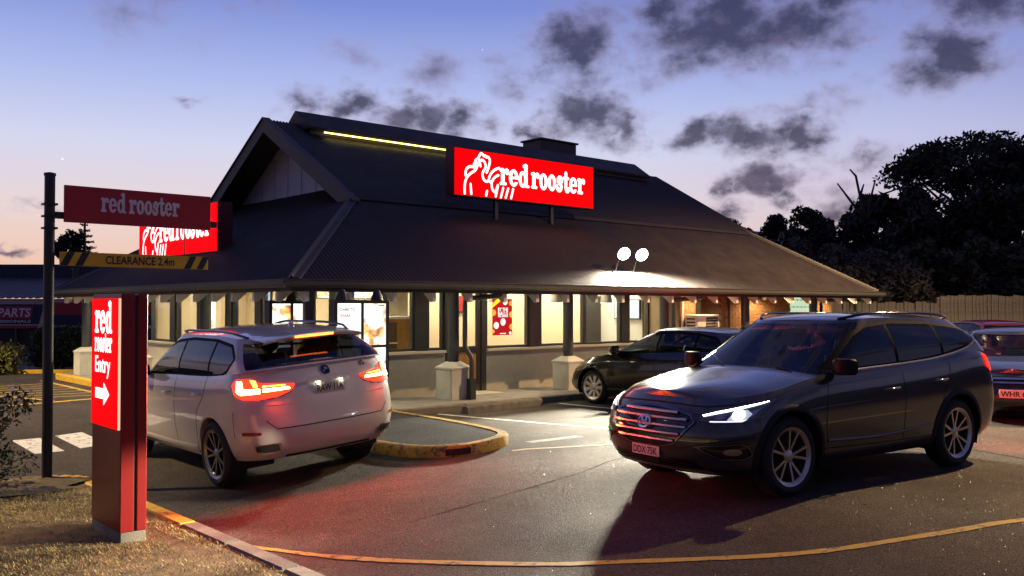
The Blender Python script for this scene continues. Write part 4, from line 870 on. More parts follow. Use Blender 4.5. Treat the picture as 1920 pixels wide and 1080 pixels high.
def make_car(sp):
    L, W2 = sp['L'], sp['W']/2; off = Vector((-L/2, 0, 0)); root = empty(sp['name']); tag(root, sp['label'], sp['cat'], sp.get('group')); paint = sp['paint']
    zb, zt = pch(*sp['zb']), pch(*sp['zt']); zu = pch(*sp['zu'])
    pf = lambda k: pch(*sp[k])
    lxr = pf('xr'); LBs = Shell(pf('xf'), lambda t: L-lxr(t), (lambda w: lambda t: W2*w(t))(pf('w')), sp['af'], sp['ar'], sp.get('n', 2.9), zb, zt, pf('taper') if 'taper' in sp else None)
    gw = pf('gw'); GHs = Shell(pf('gxf'), pf('gxr'), lambda t: gw(t), sp['gaf'], sp['gar'], 2.5, lambda x: zt(x)-.004, zu, pf('taper') if 'taper' in sp else None)
    def out(mb, nm, m, par=root, smooth=None):
        mb.v = [(v[0]+off.x, v[1], v[2]) for v in mb.v]; return mb.build(nm, m, par, smooth)
    # lower body, with wheel arches cut out
    Q, T, P = LBs.grid(30, 90, 30, 34); X, Z = P[..., 0], P[..., 2]; ra = sp['ra']
    F = np.full(X.shape, 1.0)
    for xw in sp['xw']: F = np.minimum(F, np.where((Q > .45) & (Q < 2.6), np.hypot(X-xw, (Z-sp['wr'])*sp.get('arch_sq', 1.0))-ra, 1.0))
    body = MB()
    for sd in (1, -1): body.add(*ms(mir(P, sd), F))
    # bonnet (and boot lid)
    cr = pch(*sp['crown'])
    for x0, x1 in sp['decks']:
        qs = np.concatenate([np.linspace(0, 1, 26), np.linspace(1.01, 2, 70), np.linspace(2.03, 3, 26)]); top = LBs.at(qs, np.ones_like(qs)); top = top[(top[:, 0] >= x0) & (top[:, 0] <= x1)]
        k = np.linspace(-1, 1, 31); D_ = np.stack([np.repeat(top[:, 0:1], 31, 1), top[:, 1:2]*k, top[:, 2:3]+cr(top[:, 0:1])*(1-np.abs(k)**2.6)], -1); body.grid(D_)
    # cabin shell: pillars and roof in paint, glass cut out
    Qg, Tg, Pg = GHs.grid(26, 90, 26, 24); Xg, Zg, Yg = Pg[..., 0], Pg[..., 2], Pg[..., 1]
    side = sd_poly(Xg, Zg, sp['dlo']); side = np.where((Qg > .55) & (Qg < 2.75), side, -.5)
    fq = sp.get('wsq', .84); ws = np.minimum(np.minimum((fq-Qg)*1.0, (Tg-.03)*.6), (.95-Tg)*.6)
    r0, r1 = sp['rwt']; rw = np.minimum(np.minimum((Qg-sp.get('rwq', 2.2))*1.0, (Tg-r0)*.6), (r1-Tg)*.6)
    gls = np.maximum(np.maximum(side, ws), rw)
    for sd in (1, -1): body.add(*ms(mir(Pg, sd), -gls))
    qs = np.concatenate([np.linspace(0, 1, 26), np.linspace(1.01, 2, 60), np.linspace(2.02, 3, 26)]); top = GHs.at(qs, np.ones_like(qs)); k = np.linspace(-1, 1, 31)
    rc = sp.get('rcrown', .055); lng = np.sin(np.clip((top[:, 0:1]-top[0, 0])/(top[-1, 0]-top[0, 0]), 0, 1)*math.pi)**.4
    body.grid(np.stack([np.repeat(top[:, 0:1], 31, 1), top[:, 1:2]*k, top[:, 2:3]+rc*lng*(1-np.abs(k)**2.4)], -1))
    b_o = out(body, 'body', paint, smooth=38)
    wsm = MB(); rwm = MB()
    for sd in (1, -1): wsm.add(*ms(mir(Pg, sd), ws)); rwm.add(*ms(mir(Pg, sd), rw))
    out(wsm, 'windscreen', WSG, smooth=60); out(rwm, 'rear_window', sp.get('rglass', CGD), smooth=60)
    for sd in (1, -1):
        cuts = sp['pill']; ed = [-9]+[c for c in cuts]+[99]
        for a, b in zip(ed, ed[1:]):
            f = np.minimum(side, np.minimum(Xg-a-.02, b-.02-Xg))
            if (f > 0).any(): out(MB().add(*ms(mir(Pg, sd), f)), 'side_window', sp.get('sglass', CGL) if b < sp.get('tint_from', 99) else CGD, smooth=60)
        out(MB().add(*ms(mir(Pg+gnorm(Pg)*.003, sd), np.where(side > -.4, .016-np.abs(side+.006), -1))), 'window_frame', PBLK)
        for c in cuts:
            f = np.minimum(side, .022-np.abs(Xg-c))
            if (f > 0).any(): out(MB().add(*ms(mir(Pg+gnorm(Pg)*.002, sd), f)), 'window_pillar', PBLK)
        if sp.get('trim'): out(band(GHs if False else LBs, [(p[0], p[1]) for p in sp['trim']], .014, sd, .008), 'window_trim', CHR)
    # arches, wells
    for xw in sp['xw']:
        for sd in (1, -1):
            ph = np.linspace(R(-35), R(215), 40); rows = []
            for p in ph:
                r = []
                for d_, o_ in ((-.004, -.10), (-.004, .0), (.0, .014), (.03, .016), (.052, .003)) if sp.get('lip', 1) else ((-.004, -.1), (-.004, 0), (.01, .006), (.03, .001)):
                    x = xw+(ra+d_)*math.cos(p); z = sp['wr']+(ra+d_)*math.sin(p); z = max(z, float(zb(x))-.0)
                    q = LBs.side(x, z); r.append((q[0], q[1]+o_, z))
                rows.append(r)
            out(MB().grid(mir(np.array(rows), sd)), 'wheel_arch', sp.get('lipm', BLKP), smooth=60)
            th = np.linspace(R(-20), R(200), 24); w0 = W2-.05
            wl_ = MB().grid(np.array([[(xw+(ra+.01)*math.cos(p), sd*y, sp['wr']+(ra+.01)*math.sin(p)) for y in (w0, W2*.45)] for p in th])); out(wl_, 'wheel_well', BLKP)
    out(MB().box(.45, L-.75, -W2*.75, W2*.75, sp['zb'][1][2]-.0, sp['zb'][1][2]+.12), 'underbody', BLKP)
    # wheels
    ty, rm, hb, dk = sp['wheel']
    for i, xw in enumerate(sp['xw']):
        for sd in (1, -1):
            st = sp.get('steer', 0) if i == 0 else 0
            w = inst('wheel', ty, root, (xw+off.x, sd*(W2-.135), sp['wr']), (0, random.uniform(0, 6), (0 if sd < 0 else math.pi)+st)); inst('rim', rm, w); inst('hub_cap', hb, w); inst('brake_disc', dk, w)
    # shut lines
    for sd in (1, -1):
        for ln in sp['gaps']: out(band(LBs, ln, .011, sd, .0022), 'shut_line', SEAM)
        for x, z in sp['handles']:
            p = LBs.side(x, z); h = MB(); h.tube([(p[0]-.1, sd*(p[1]-.005), z), (p[0]-.085, sd*(p[1]+.035), z+.004), (p[0]+.085, sd*(p[1]+.035), z+.01), (p[0]+.1, sd*(p[1]-.005), z+.01)], .014, 8); out(h, 'door_handle', sp.get('hm', CHD), smooth=60)
        mx, mz = sp['mirror']; my = float(GHs.side(mx+.05, mz)[1])
        m = MB(); Mm = Matrix.Translation((mx+.02, sd*(my+.14), mz+.03)) @ Matrix.Rotation(sd*R(-10), 4, 'Z')
        th_ = np.linspace(-math.pi/2, math.pi/2, 9); rows = [[(-.1*math.cos(b_)+.03 if k_ else .05, .125*math.sin(b_)*w_, z_) for b_ in th_] for z_, w_, k_ in ((-.075, .8, 1), (-.05, .97, 1), (0, 1, 1), (.05, .95, 1), (.075, .75, 1))]
        g_ = np.array(rows); top_ = g_[-1].copy(); top_[:, 0] = .05; bot_ = g_[0].copy(); bot_[:, 0] = .05; g_ = np.concatenate([bot_[None], g_, top_[None]]); m.grid(np.array([[tuple(Mm @ Vector(v_)) for v_ in r_] for r_ in g_]))
        mo = out(m, 'wing_mirror', sp.get('mirm', paint), smooth=70); m2 = MB().box(mx-.03, mx+.05, min(sd*(my-.03), sd*(my+.12)), max(sd*(my-.03), sd*(my+.12)), mz-.045, mz-.015); out(m2, 'mirror_arm', BLKP)
        if sp.get('rails'):
            a, b = sp['rails']; pts = []
            for x in np.linspace(a, b, 14):
                z = float(zu(x)); p = GHs.side(x, z); e = min(1, (x-a)/.25, (b-x)/.25); pts.append((x, sd*(p[1]-.03), z+.01+.034*max(0, e)**.5))
            out(MB().tube(pts, .015, 8), 'roof_rail', sp.get('railm', GBLK), smooth=60)
    # inside
    for sx in (.38, -.38):
        s0 = sp['seatx']; zz = sp['zt'][1][3]
        s = MB(); s.bbox(s0-.5, s0, sx-.25, sx+.25, zz-.55, zz-.38, .05); Mt = Matrix.Translation((s0-.02, sx, zz-.42)) @ Matrix.Rotation(R(16), 4, 'Y'); s.bbox(-.06, .07, -.25, .25, 0, .62, .05, Mt); s.bbox(-.05, .05, -.12, .12, .66, .86, .04, Mt); out(s, 'front_seat', SEAT)
    s = MB(); zz = sp['zt'][1][3]; Mt = Matrix.Translation((sp['seatx']+.95, 0, zz-.42)) @ Matrix.Rotation(R(18), 4, 'Y'); s.bbox(-.07, .08, -.62, .62, 0, .55, .05, Mt)
    for sx in (.38, -.38): s.bbox(-.05, .05, sx-.12, sx+.12, .57, .75, .04, Mt)
    out(s, 'rear_bench', SEAT)
    gx0 = float(pf('gxf')(0.0)); out(MB().bbox(gx0+.2, gx0+.75, -W2*.8, W2*.8, zz-.2, zz-.02, .05), 'dashboard', SEAT)
    th = np.linspace(0, 2*math.pi, 25); out(MB().tube([(gx0+.62+.06*math.sin(a), .38+.17*math.cos(a), zz-.02+.16*math.sin(a)) for a in th], .014, 6, False), 'steering_wheel', SEAT)
    # ground-following placement
    x, y, hd = sp['pos']; h = Vector((math.cos(hd), math.sin(hd), 0)); r = Vector((h.y, -h.x, 0)); wb = sp['xw'][1]-sp['xw'][0]
    z = lambda a, b: G(x+h.x*a+r.x*b, y+h.y*a+r.y*b)
    zc = [z(wb/2, .75), z(wb/2, -.75), z(-wb/2, .75), z(-wb/2, -.75)]; fw = (h+Vector((0, 0, (zc[0]+zc[1]-zc[2]-zc[3])/2/wb))).normalized(); rt = (r+Vector((0, 0, (zc[0]+zc[2]-zc[1]-zc[3])/2/1.5))).normalized()
    up_ = rt.cross(fw).normalized(); xl = -fw; yl_ = up_.cross(xl)
    mid = (sp['xw'][0]+sp['xw'][1])/2-L/2
    M = Matrix((xl, yl_, up_)).transposed().to_4x4(); pc = Vector((x, y, sum(zc)/4)) - (xl*mid); M.translation = pc; root.matrix_world = M @ Matrix.Scale(sp.get('scale', 1), 4)
    return dict(root=root, LB=LBs, GH=GHs, out=out, zb=zb, zt=zt, off=off, L=L, W2=W2)
def plate(c, end, z, w, h, txt, m, tm, tilt=0, sy=0):
    """number plate set on the centre line of an end"""
    q = 0 if end == 'f' else 3; p = c['LB'].surf(np.array([q]), np.array([z]))[0]; s = -1 if end == 'f' else 1; x = p[0]+s*.014
    pl = c['out'](MB().bbox(x-.006, x+.006, -w/2+sy, w/2+sy, z-h/2, z+h/2, .003), 'number_plate', m)
    t = text2d(txt, h*.92, .0025); a, b = width2d(t); k = w*.88/(b-a); U = Vector((0, -s*-1, 0)); U = Vector((0, 1 if end == 'r' else -1, 0))
    O = Vector((x+s*.0085, sy-U.y*w*.44, z-h*.33)); mb = MB().add(*place2d(([((v[0]-a)*k, v[1]) for v in t[0]], t[1]), O, U, (0, 0, 1))); c['out'](mb, 'plate_characters', tm, pl); return pl
def on(c, poly, nm, m, end='f', sd=1, off=.004, res=.012, par=None, fn=None, smooth=60):
    return c['out'](MB().add(*patch(c['LB'], poly, end, sd, off, res, fn)), nm, m, par or c['root'], smooth)
def both(c, poly, nm, m, end='f', **k): return [on(c, poly, nm, m, end, sd, **k) for sd in (1, -1)]
# ---- grey seven-seat SUV, headlights on
WH_S = wheel_meshes(.365, .262, .235, 5, True); WH_B = wheel_meshes(.375, .272, .27, 5, True, mat('alloy_dark', (.33, .31, .29), .3, .95)); WH_H = wheel_meshes(.315, .225, .2, 9, False, mat('alloy_bright', (.62, .61, .58), .3, .9))
GREY = mat('grey_metallic', (.03, .025, .022), .2, .0, coat=1.0); WPNT = mat('white_pearl', (.58, .53, .49), .28, coat=1.0); BPNT = mat('black_metallic', (.008, .008, .009), .2, .2, coat=1.0)
sf = make_car(dict(name='suv', label='dark grey SUV with headlights on crossing the car park', cat='car', L=4.70, W=1.9, paint=GREY, pos=(2.48, -6.91, 3.007), xw=(.94, 3.66), wr=.365, ra=.425, af=.85, ar=.5,
    xf=([0, .12, .3, .5, .7, .85, 1], [.16, .06, .01, 0, .035, .1, .24]), xr=([0, .15, .35, .6, .85, 1], [.12, .03, 0, .03, .09, .14]), w=([0, .1, .3, .55, .78, .93, 1], [.9, .955, .985, 1, .985, .955, .915]),
    zb=([0, .5, 1, 2.3, 3.6, 4.2, 4.7], [.24, .22, .24, .25, .26, .29, .32]), zt=([0, .3, .8, 1.4, 2.4, 3.4, 4.1, 4.7], [.88, .9, .97, 1.07, 1.115, 1.17, 1.24, 1.2]), zu=([1, 2.0, 2.6, 3.4, 4.1, 4.6], [1.42, 1.575, 1.615, 1.61, 1.56, 1.5]),
    gxf=([0, .5, 1], [1.2, 1.66, 2.08]), gxr=([0, .4, .8, 1], [4.58, 4.46, 4.28, 4.2]), gw=([0, .3, .7, 1], [.87, .845, .755, .665]), gaf=.42, gar=.35, crown=([0, .2, .6, 1.2, 2], [.0, .05, .085, .07, .05]), decks=[(0, 1.75)],
    dlo=[(1.52, 1.115), (1.72, 1.22), (2.1, 1.44), (2.32, 1.525), (2.8, 1.56), (3.4, 1.545), (3.95, 1.49), (4.18, 1.43), (4.16, 1.37), (3.95, 1.29), (3.5, 1.215), (3.0, 1.17), (2.3, 1.14)], pill=[2.68, 3.5], rwt=(.2, .86), sglass=CGD,
    trim=None, lip=1, gaps=[[(1.45, .42), (1.42, .7), (1.5, 1.06)], [(2.66, .38), (2.68, .75), (2.68, 1.1)], [(3.3, .4), (3.36, .75), (3.5, .98), (3.55, 1.16)], [(1.42, .4), (2.3, .38), (3.3, .38)]], handles=[(2.46, .9), (3.32, .945)], mirror=(1.6, 1.13), rails=(2.2, 4.15), seatx=2.35, wheel=WH_S, steer=.0, hm=CHD, mirm=mat('mirror_shell', (.014, .013, .013), .5, spec=.12)))
LB, GH, out_ = sf['LB'], sf['GH'], sf['out']
for sd in (1, -1):
    pts = [(1.55, 1.1), (2.3, 1.128), (3.0, 1.158), (3.5, 1.2), (3.95, 1.275), (4.17, 1.37), (4.18, 1.44)]
    rows = []
    for i, p in enumerate(cat_rom(pts, 6)): q = GH.side(p[0], p[1]); rows.append((q[0], sd*(q[1]+.006), p[1]))
    out_(MB().tube(rows, .009, 6), 'window_trim', CHR)
    out_(band(LB, [(1.45, .47), (2.3, .45), (3.15, .5)], .03, sd, .012), 'sill_moulding', GREY, smooth=80); out_(band(LB, [(1.42, .3), (2.3, .3), (3.2, .32)], .1, sd, .012), 'sill_cladding', BLKP)
    out_(MB().box(4.02, 4.06, sd*.72-.1, sd*.72+.1, .2, .42), 'mud_flap', BLKP)
CHB = mat('satin_chrome', (.42, .41, .41), .25, .9)
gr = [(-.56, .70), (-.5, .76), (-.3, .8), (0, .815), (.3, .8), (.5, .76), (.56, .70), (.36, .49), (.2, .455), (-.2, .455), (-.36, .49)]
on(sf, gr, 'grille', GBLK, off=.003); gi = np.array(gr)
rim_ = lambda A, Z: np.minimum(sd_poly(A, Z, gr), .016-sd_poly(A, Z, gr)); g_o = on(sf, gr, 'grille_frame', CHD, off=.014, fn=rim_)
for k, z in enumerate((.525, .59, .655, .72, .775)):
    w_ = np.interp(z, [.455, .49, .70, .8], [.2, .34, .53, .3]); ys9 = np.linspace(-w_, w_, 21); q9 = LB.surf(np.interp(np.abs(ys9), LB.arc, LB.q), np.full(21, z))
    out_(MB().grid(np.array([[(q[0]-.004, q[1]*np.sign(y), z+.017), (q[0]-.03, q[1]*np.sign(y), z+.011), (q[0]-.034, q[1]*np.sign(y), z-.004), (q[0]-.012, q[1]*np.sign(y), z-.015), (q[0]-.002, q[1]*np.sign(y), z-.012)] for q, y in zip(q9, ys9)])), 'grille_bar', CHB, smooth=50)
em = lambda A, Z: np.maximum(np.minimum(sd_ell(A, Z, 0, .66, .085, .055), -sd_ell(A, Z, 0, .66, .068, .041)), np.minimum(np.maximum(np.maximum(sd_line(A, Z, [(-.03, .62), (-.018, .7)], .011), sd_line(A, Z, [(.018, .62), (.03, .7)], .011)), sd_line(A, Z, [(-.03, .652), (.03, .668)], .009)), sd_ell(A, Z, 0, .66, .085, .055)))
on(sf, [(-.1, .59), (.1, .59), (.1, .73), (-.1, .73)], 'badge', CHR, off=.046, res=.005, fn=em)
LEDW = emis('led_white', (.86, .9, 1), 14); BEAM = emis('projector', (.9, .95, 1), 30); LENS = mat('lamp_silver', (.4, .41, .43), .18, .9)
LENS2 = mat('lamp_lens', (.09, .09, .1), .12, .4, coat=1.0); GLOW = emis('bloom_patch', (.8, .86, 1), .55)
hl = [(.58, .72), (.585, .76), (.72, .795), (.95, .845), (1.2, .895), (1.27, .905), (1.2, .83), (1.08, .745), (.98, .71), (.72, .695)]
for sd in (1, -1):
    h = on(sf, hl, 'headlight', LENS2, sd=sd, off=.006); on(sf, hl, 'lamp_rim', CHD, sd=sd, off=.01, par=h, fn=lambda A, Z: np.minimum(sd_poly(A, Z, hl), .011-sd_poly(A, Z, hl)))
    on(sf, [(.62, .755), (.72, .779), (.95, .828), (1.19, .88), (1.2, .888), (.95, .843), (.72, .793), (.605, .762)], 'led_brow', LEDW, sd=sd, off=.014, par=h, res=.006)
    on(sf, [(.68, .707), (.97, .715), (1.03, .74), (.955, .724), (.69, .716)], 'led_line', emis('led_soft', (.8, .85, 1), 1.6), sd=sd, off=.014, par=h, res=.006)
    on(sf, [(.7, .73), (.8, .735), (.86, .8), (.75, .775)], 'reflector', LENS, sd=sd, off=.012, par=h); on(sf, [(.83, .72), (1.0, .725), (1.05, .78), (.99, .815), (.88, .8)], 'bloom_patch', GLOW, sd=sd, off=.013, par=h, res=.006); on(sf, [(.8, .7), (1.05, .7), (1.05, .83), (.8, .83)], 'projector_lens', BEAM, sd=sd, off=.018, par=h, res=.006, fn=lambda A, Z: sd_ell(A, Z, .925, .77, .055, .042))  # GLOW patch round the projector paints its bloom; no such lamp part
    on(sf, [(.98, .735), (1.06, .76), (1.15, .84), (1.0, .8)], 'reflector', LENS, sd=sd, off=.011, par=h)
    pp_ = LB.surf(np.array([np.interp(.925, LB.arc, LB.q)]), np.array([.77]))[0]
    for yaw in (-32, -16, 0, 16, 32):
        l = bpy.data.lights.new('headlight_beam', 'SPOT'); l.energy = 2300; l.color = (1, .86, .62); l.spot_size = R(17); l.spot_blend = .6; l.shadow_soft_size = .04; q = bpy.data.objects.new('headlight_beam', l); COL.objects.link(q); q.parent = h; q.location = (pp_[0]-sf['L']/2-.12, sd*pp_[1], .77); q.rotation_euler = (0, R(80.5), R(yaw))
    fb = [(.55, .50), (.98, .535), (1.06, .5), (1.1, .43), (1.02, .385), (.82, .385), (.7, .43)]
    f_ = on(sf, fb, 'fog_lamp_recess', GBLK, sd=sd, off=.004); on(sf, fb, 'fog_lamp_trim', CHD, sd=sd, off=.014, par=f_, fn=lambda A, Z: np.minimum(sd_poly(A, Z, fb), .014-sd_poly(A, Z, fb))); on(sf, [(.78, .42), (1.02, .42), (1.02, .5), (.78, .5)], 'fog_lamp', LENS, sd=sd, off=.012, par=f_, res=.008, fn=lambda A, Z: sd_ell(A, Z, .91, .455, .085, .03))
    tl = [(.62, .98), (.95, 1.0), (1.12, 1.06), (1.1, 1.2), (.95, 1.17), (.64, 1.1)]
    t_ = on(sf, tl, 'tail_lamp', emis('tail_dim', (1, .02, .01), 2.5), 'r', sd, off=.01); l = bpy.data.lights.new('tail_glow', 'SPOT'); l.energy = 160; l.color = (1, .06, .02); l.spot_size = R(165); l.spot_blend = .5; l.shadow_soft_size = .1; q = bpy.data.objects.new('tail_glow', l); COL.objects.link(q); q.parent = t_; q.location = (sf['L']/2+.04, sd*.72, 1.05); q.rotation_euler = (0, R(-84), 0)
on(sf, [(-1.25, .7), (1.25, .7), (1.25, .95), (-1.25, .95)], 'bonnet_gap', SEAM, off=.003, res=.006, fn=lambda A, Z: sd_line(A, Z, [(-.98, .872), (-.6, .835), (-.3, .843), (0, .848), (.3, .843), (.6, .835), (.98, .872)], .005))
on(sf, [(-1.15, .4), (1.15, .4), (1.15, .6), (-1.15, .6)], 'bumper_crease', SEAM, off=.002, res=.006, fn=lambda A, Z: np.maximum(sd_line(A, Z, [(-1.12, .58), (-.7, .53), (-.45, .47), (-.22, .44)], .004), sd_line(A, Z, [(1.12, .58), (.7, .53), (.45, .47), (.22, .44)], .004)))
on(sf, [(-.62, .27), (.62, .27), (.56, .36), (-.56, .36)], 'lower_intake', GBLK, off=.004); 
for z in (.3, .33): on(sf, [(-.58, z-.006), (.58, z-.006), (.58, z+.006), (-.58, z+.006)], 'intake_bar', BLKP, off=.012, res=.006)
on(sf, [(-.14, .28), (.14, .28), (.14, .35), (-.14, .35)], 'radar_panel', BLKP, off=.016)
on(sf, [(-.75, .25), (.75, .25), (.66, .285), (-.66, .285)], 'skid_plate', mat('skid_silver', (.35, .34, .33), .35, .7), off=.014, res=.007); on(sf, [(-1.3, .23), (1.3, .23), (1.3, .265), (.8, .28), (-.8, .28), (-1.3, .265)], 'bumper_cladding', BLKP, off=.006)
plate(sf, 'f', .405, .37, .1, 'DDX·75K', PLW, mat('plate_blue', (.03, .03, .08), .5))
for s0 in ((1.28, -.62, 1.02), (1.28, .1, 1.02)):
    y0 = s0[1]; pts = [(GH.surf(np.array([abs(y)/.95*.8]), np.array([1.08+.03*k]))[0][0]-.02, y, 1.1+.02*k) for k, y in enumerate(np.linspace(y0, y0+.55, 6))]; out_(MB().tube(pts, .008, 6), 'wiper', BLKP)
out_(MB().bbox(-.03+2.18, .03+2.18, -.12, .12, 1.44, 1.5, .015), 'inner_mirror', BLKP)
# ---- white SUV, brake lights on
bm = make_car(dict(name='suv', label='white SUV with bright brake lights waiting at the order boards', cat='car', L=4.89, W=1.94, paint=WPNT, pos=(-1.117, -.8, 1.559), xw=(.9, 3.83), wr=.375, ra=.425, af=.8, ar=.55, n=3.1,
    xf=([0, .12, .3, .5, .7, .85, 1], [.14, .05, .0, .0, .04, .1, .25]), xr=([0, .12, .3, .45, .62, .8, 1], [.16, .05, .0, .015, .04, .09, .2]), w=([0, .1, .3, .5, .75, .92, 1], [.9, .95, .985, 1, .985, .955, .92]),
    zb=([0, .5, 1, 2.3, 3.6, 4.2, 4.89], [.28, .26, .27, .28, .29, .34, .38]), zt=([0, .3, .8, 1.5, 2.4, 3.6, 4.3, 4.89], [.92, .95, 1.04, 1.15, 1.2, 1.24, 1.3, 1.37]), zu=([1, 2.0, 2.6, 3.4, 4.2, 4.8], [1.5, 1.64, 1.69, 1.69, 1.655, 1.62]),
    gxf=([0, .5, 1], [1.3, 1.75, 2.15]), gxr=([0, .4, .8, 1], [4.74, 4.6, 4.42, 4.36]), gw=([0, .3, .7, 1], [.885, .86, .775, .7]), gaf=.42, gar=.3, crown=([0, .2, .6, 1.2, 2], [.0, .05, .085, .07, .05]), decks=[(0, 1.9), (4.4, 4.9)],
    dlo=[(1.62, 1.2), (1.85, 1.32), (2.2, 1.52), (2.45, 1.6), (2.9, 1.635), (3.6, 1.63), (4.05, 1.58), (4.27, 1.45), (4.14, 1.32), (4.0, 1.275), (3.4, 1.245), (2.5, 1.215)], pill=[2.72, 3.62], rwt=(.06, .88), rwq=2.22, sglass=CGL, tint_from=3.0, rglass=glass('rear_glass', (.3, .28, .27), 1.1),
    lip=0, lipm=WPNT, gaps=[[(1.45, .42), (1.42, .8), (1.55, 1.15)], [(2.7, .4), (2.72, .8), (2.72, 1.18)], [(3.35, .42), (3.42, .8), (3.6, 1.02), (3.66, 1.24)], [(4.42, .62), (4.44, .9)]], handles=[(2.5, 1.0), (3.45, 1.03)], mirror=(1.72, 1.2), mirm=BLKP, rails=(2.3, 4.2), seatx=2.45, wheel=WH_B, hm=WPNT))
LB, GH, out_ = bm['LB'], bm['GH'], bm['out']
BRK = emis('brake_red', (1, .03, .01), 3.2); BRH = emis('brake_core', (1, .42, .12), 26); BRM = emis('brake_amber', (1, .22, .03), 10); 
for sd in (1, -1):
    out_(band(LB, [(1.4, .36), (2.3, .35), (3.3, .37)], .1, sd, .01), 'sill_moulding', WPNT, smooth=80)
    tl = [(.40, 1.165), (.46, 1.1), (.6, 1.055), (.8, 1.035), (.98, 1.04), (1.1, 1.09), (1.12, 1.19), (1.04, 1.245), (.86, 1.25), (.78, 1.2), (.6, 1.185)]
    t_ = on(bm, tl, 'tail_lamp', BRK, 'r', sd, off=.012)
    on(bm, [(.47, 1.115), (.76, 1.105), (.76, 1.14), (.48, 1.14)], 'light_bar', BRH, 'r', sd, off=.02, par=t_, res=.007); on(bm, [(.5, 1.155), (.76, 1.155), (.76, 1.173), (.52, 1.167)], 'light_bar', BRM, 'r', sd, off=.02, par=t_, res=.007)
    on(bm, [(.785, 1.095), (1.0, 1.085), (1.06, 1.12), (1.03, 1.225), (.965, 1.225), (.96, 1.145), (.785, 1.145)], 'light_bar', BRH, 'r', sd, off=.02, par=t_, res=.007); on(bm, [(.80, 1.16), (.85, 1.16), (.88, 1.235), (.82, 1.225)], 'light_bar', BRM, 'r', sd, off=.02, par=t_, res=.007)
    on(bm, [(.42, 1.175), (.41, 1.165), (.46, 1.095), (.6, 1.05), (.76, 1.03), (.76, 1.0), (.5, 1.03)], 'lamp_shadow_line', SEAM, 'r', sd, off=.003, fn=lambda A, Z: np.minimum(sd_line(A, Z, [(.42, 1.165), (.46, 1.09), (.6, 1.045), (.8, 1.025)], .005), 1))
    on(bm, [(.83, .66), (1.06, .66), (1.06, .695), (.83, .695)], 'reflector', mat('reflector_red', (.22, .005, .005), .25), 'r', sd, off=.01)
    ex = [(.62, .475), (.9, .475), (.92, .56), (.64, .57)]; e_ = on(bm, ex, 'exhaust_tip', CHR, 'r', sd, off=.02); on(bm, [(.65, .49), (.89, .49), (.9, .545), (.665, .555)], 'exhaust_bore', SEAM, 'r', sd, off=.026, par=e_)
    l = bpy.data.lights.new('brake_glow', 'SPOT'); l.energy = 210; l.color = (1, .06, .02); l.spot_size = R(170); l.spot_blend = .5; l.shadow_soft_size = .12; q = bpy.data.objects.new('brake_glow', l); COL.objects.link(q); q.parent = t_; pp_ = LB.surf(np.array([np.interp(s_tot(LB)-.75, LB.arc, LB.q)]), np.array([1.12]))[0]; q.location = (pp_[0]-bm['L']/2+.08, sd*pp_[1], 1.12); q.rotation_euler = (0, R(-80), 0)
on(bm, [(-.9, .97), (.9, .97), (.9, 1), (-.9, 1)], 'tailgate_crease', SEAM, 'r', 1, off=.003, res=.0055, fn=lambda A, Z: sd_line(A, Z, [(-.74, .965), (-.4, .955), (.4, .955), (.74, .965)], .0035))
on(bm, [(-.9, .6), (.9, .6), (.9, .8), (-.9, .8)], 'tailgate_gap', SEAM, 'r', 1, off=.003, res=.0055, fn=lambda A, Z: sd_line(A, Z, [(-.76, 1.04), (-.75, .8), (-.66, .715), (.66, .715), (.75, .8), (.76, 1.04)], .005))
on(bm, [(-.34, 1.03), (.34, 1.03), (.3, 1.22), (-.3, 1.22)], 'plate_recess', WPNT, 'r', 1, off=-.0, fn=lambda A, Z: -np.ones_like(A)) if False else None
p_ = plate(bm, 'r', 1.085, .37, .115, 'RAW·11A', mat('plate_grey', (.4, .37, .33), .45), mat('plate_black', (.015, .015, .015), .5)); 
on(bm, [(-.3, 1.165), (.3, 1.165), (.28, 1.2), (-.28, 1.2)], 'plate_ledge', WPNT, 'r', 1, off=.045, res=.007)
for y_ in (-.14, .14):
    p9 = LB.surf(np.array([3.0]), np.array([1.16]))[0]; o9 = out_(MB().bbox(p9[0]+.015, p9[0]+.04, y_-.03, y_+.03, 1.15, 1.162, .003), 'plate_lamp', emis('plate_light', (1, .92, .75), 2)); l = bpy.data.lights.new('plate_light', 'POINT'); l.energy = .35; l.color = (1, .9, .7); l.shadow_soft_size = .02; q = bpy.data.objects.new('plate_light', l); COL.objects.link(q); q.parent = o9; q.location = (p9[0]-bm['L']/2+.05, y_, 1.14)
rb = lambda A, Z: sd_ell(A, Z, 0, 1.265, .052, .052)
bd_ = on(bm, [(-.06, 1.21), (.06, 1.21), (.06, 1.32), (-.06, 1.32)], 'badge', CHR, 'r', 1, off=.012, res=.005, fn=rb); 
on(bm, [(-.06, 1.21), (.06, 1.21), (.06, 1.32), (-.06, 1.32)], 'badge_ring', GBLK, 'r', 1, off=.016, res=.004, par=bd_, fn=lambda A, Z: np.minimum(sd_ell(A, Z, 0, 1.265, .045, .045), np.maximum(-sd_ell(A, Z, 0, 1.265, .029, .029), -np.sign(A*(Z-1.265))*.01)))
t = text2d('X5', .07, .002); ps = [LB.surf(np.array([np.interp(s_tot(LB)-abs(v[0]+.48), LB.arc, LB.q)]), np.array([v[1]+1.265]))[0] for v in t[0]]; out_(MB().add([(p[0]+.012, p[1], p[2]) for p in ps], t[1]), 'model_letters', CHD)
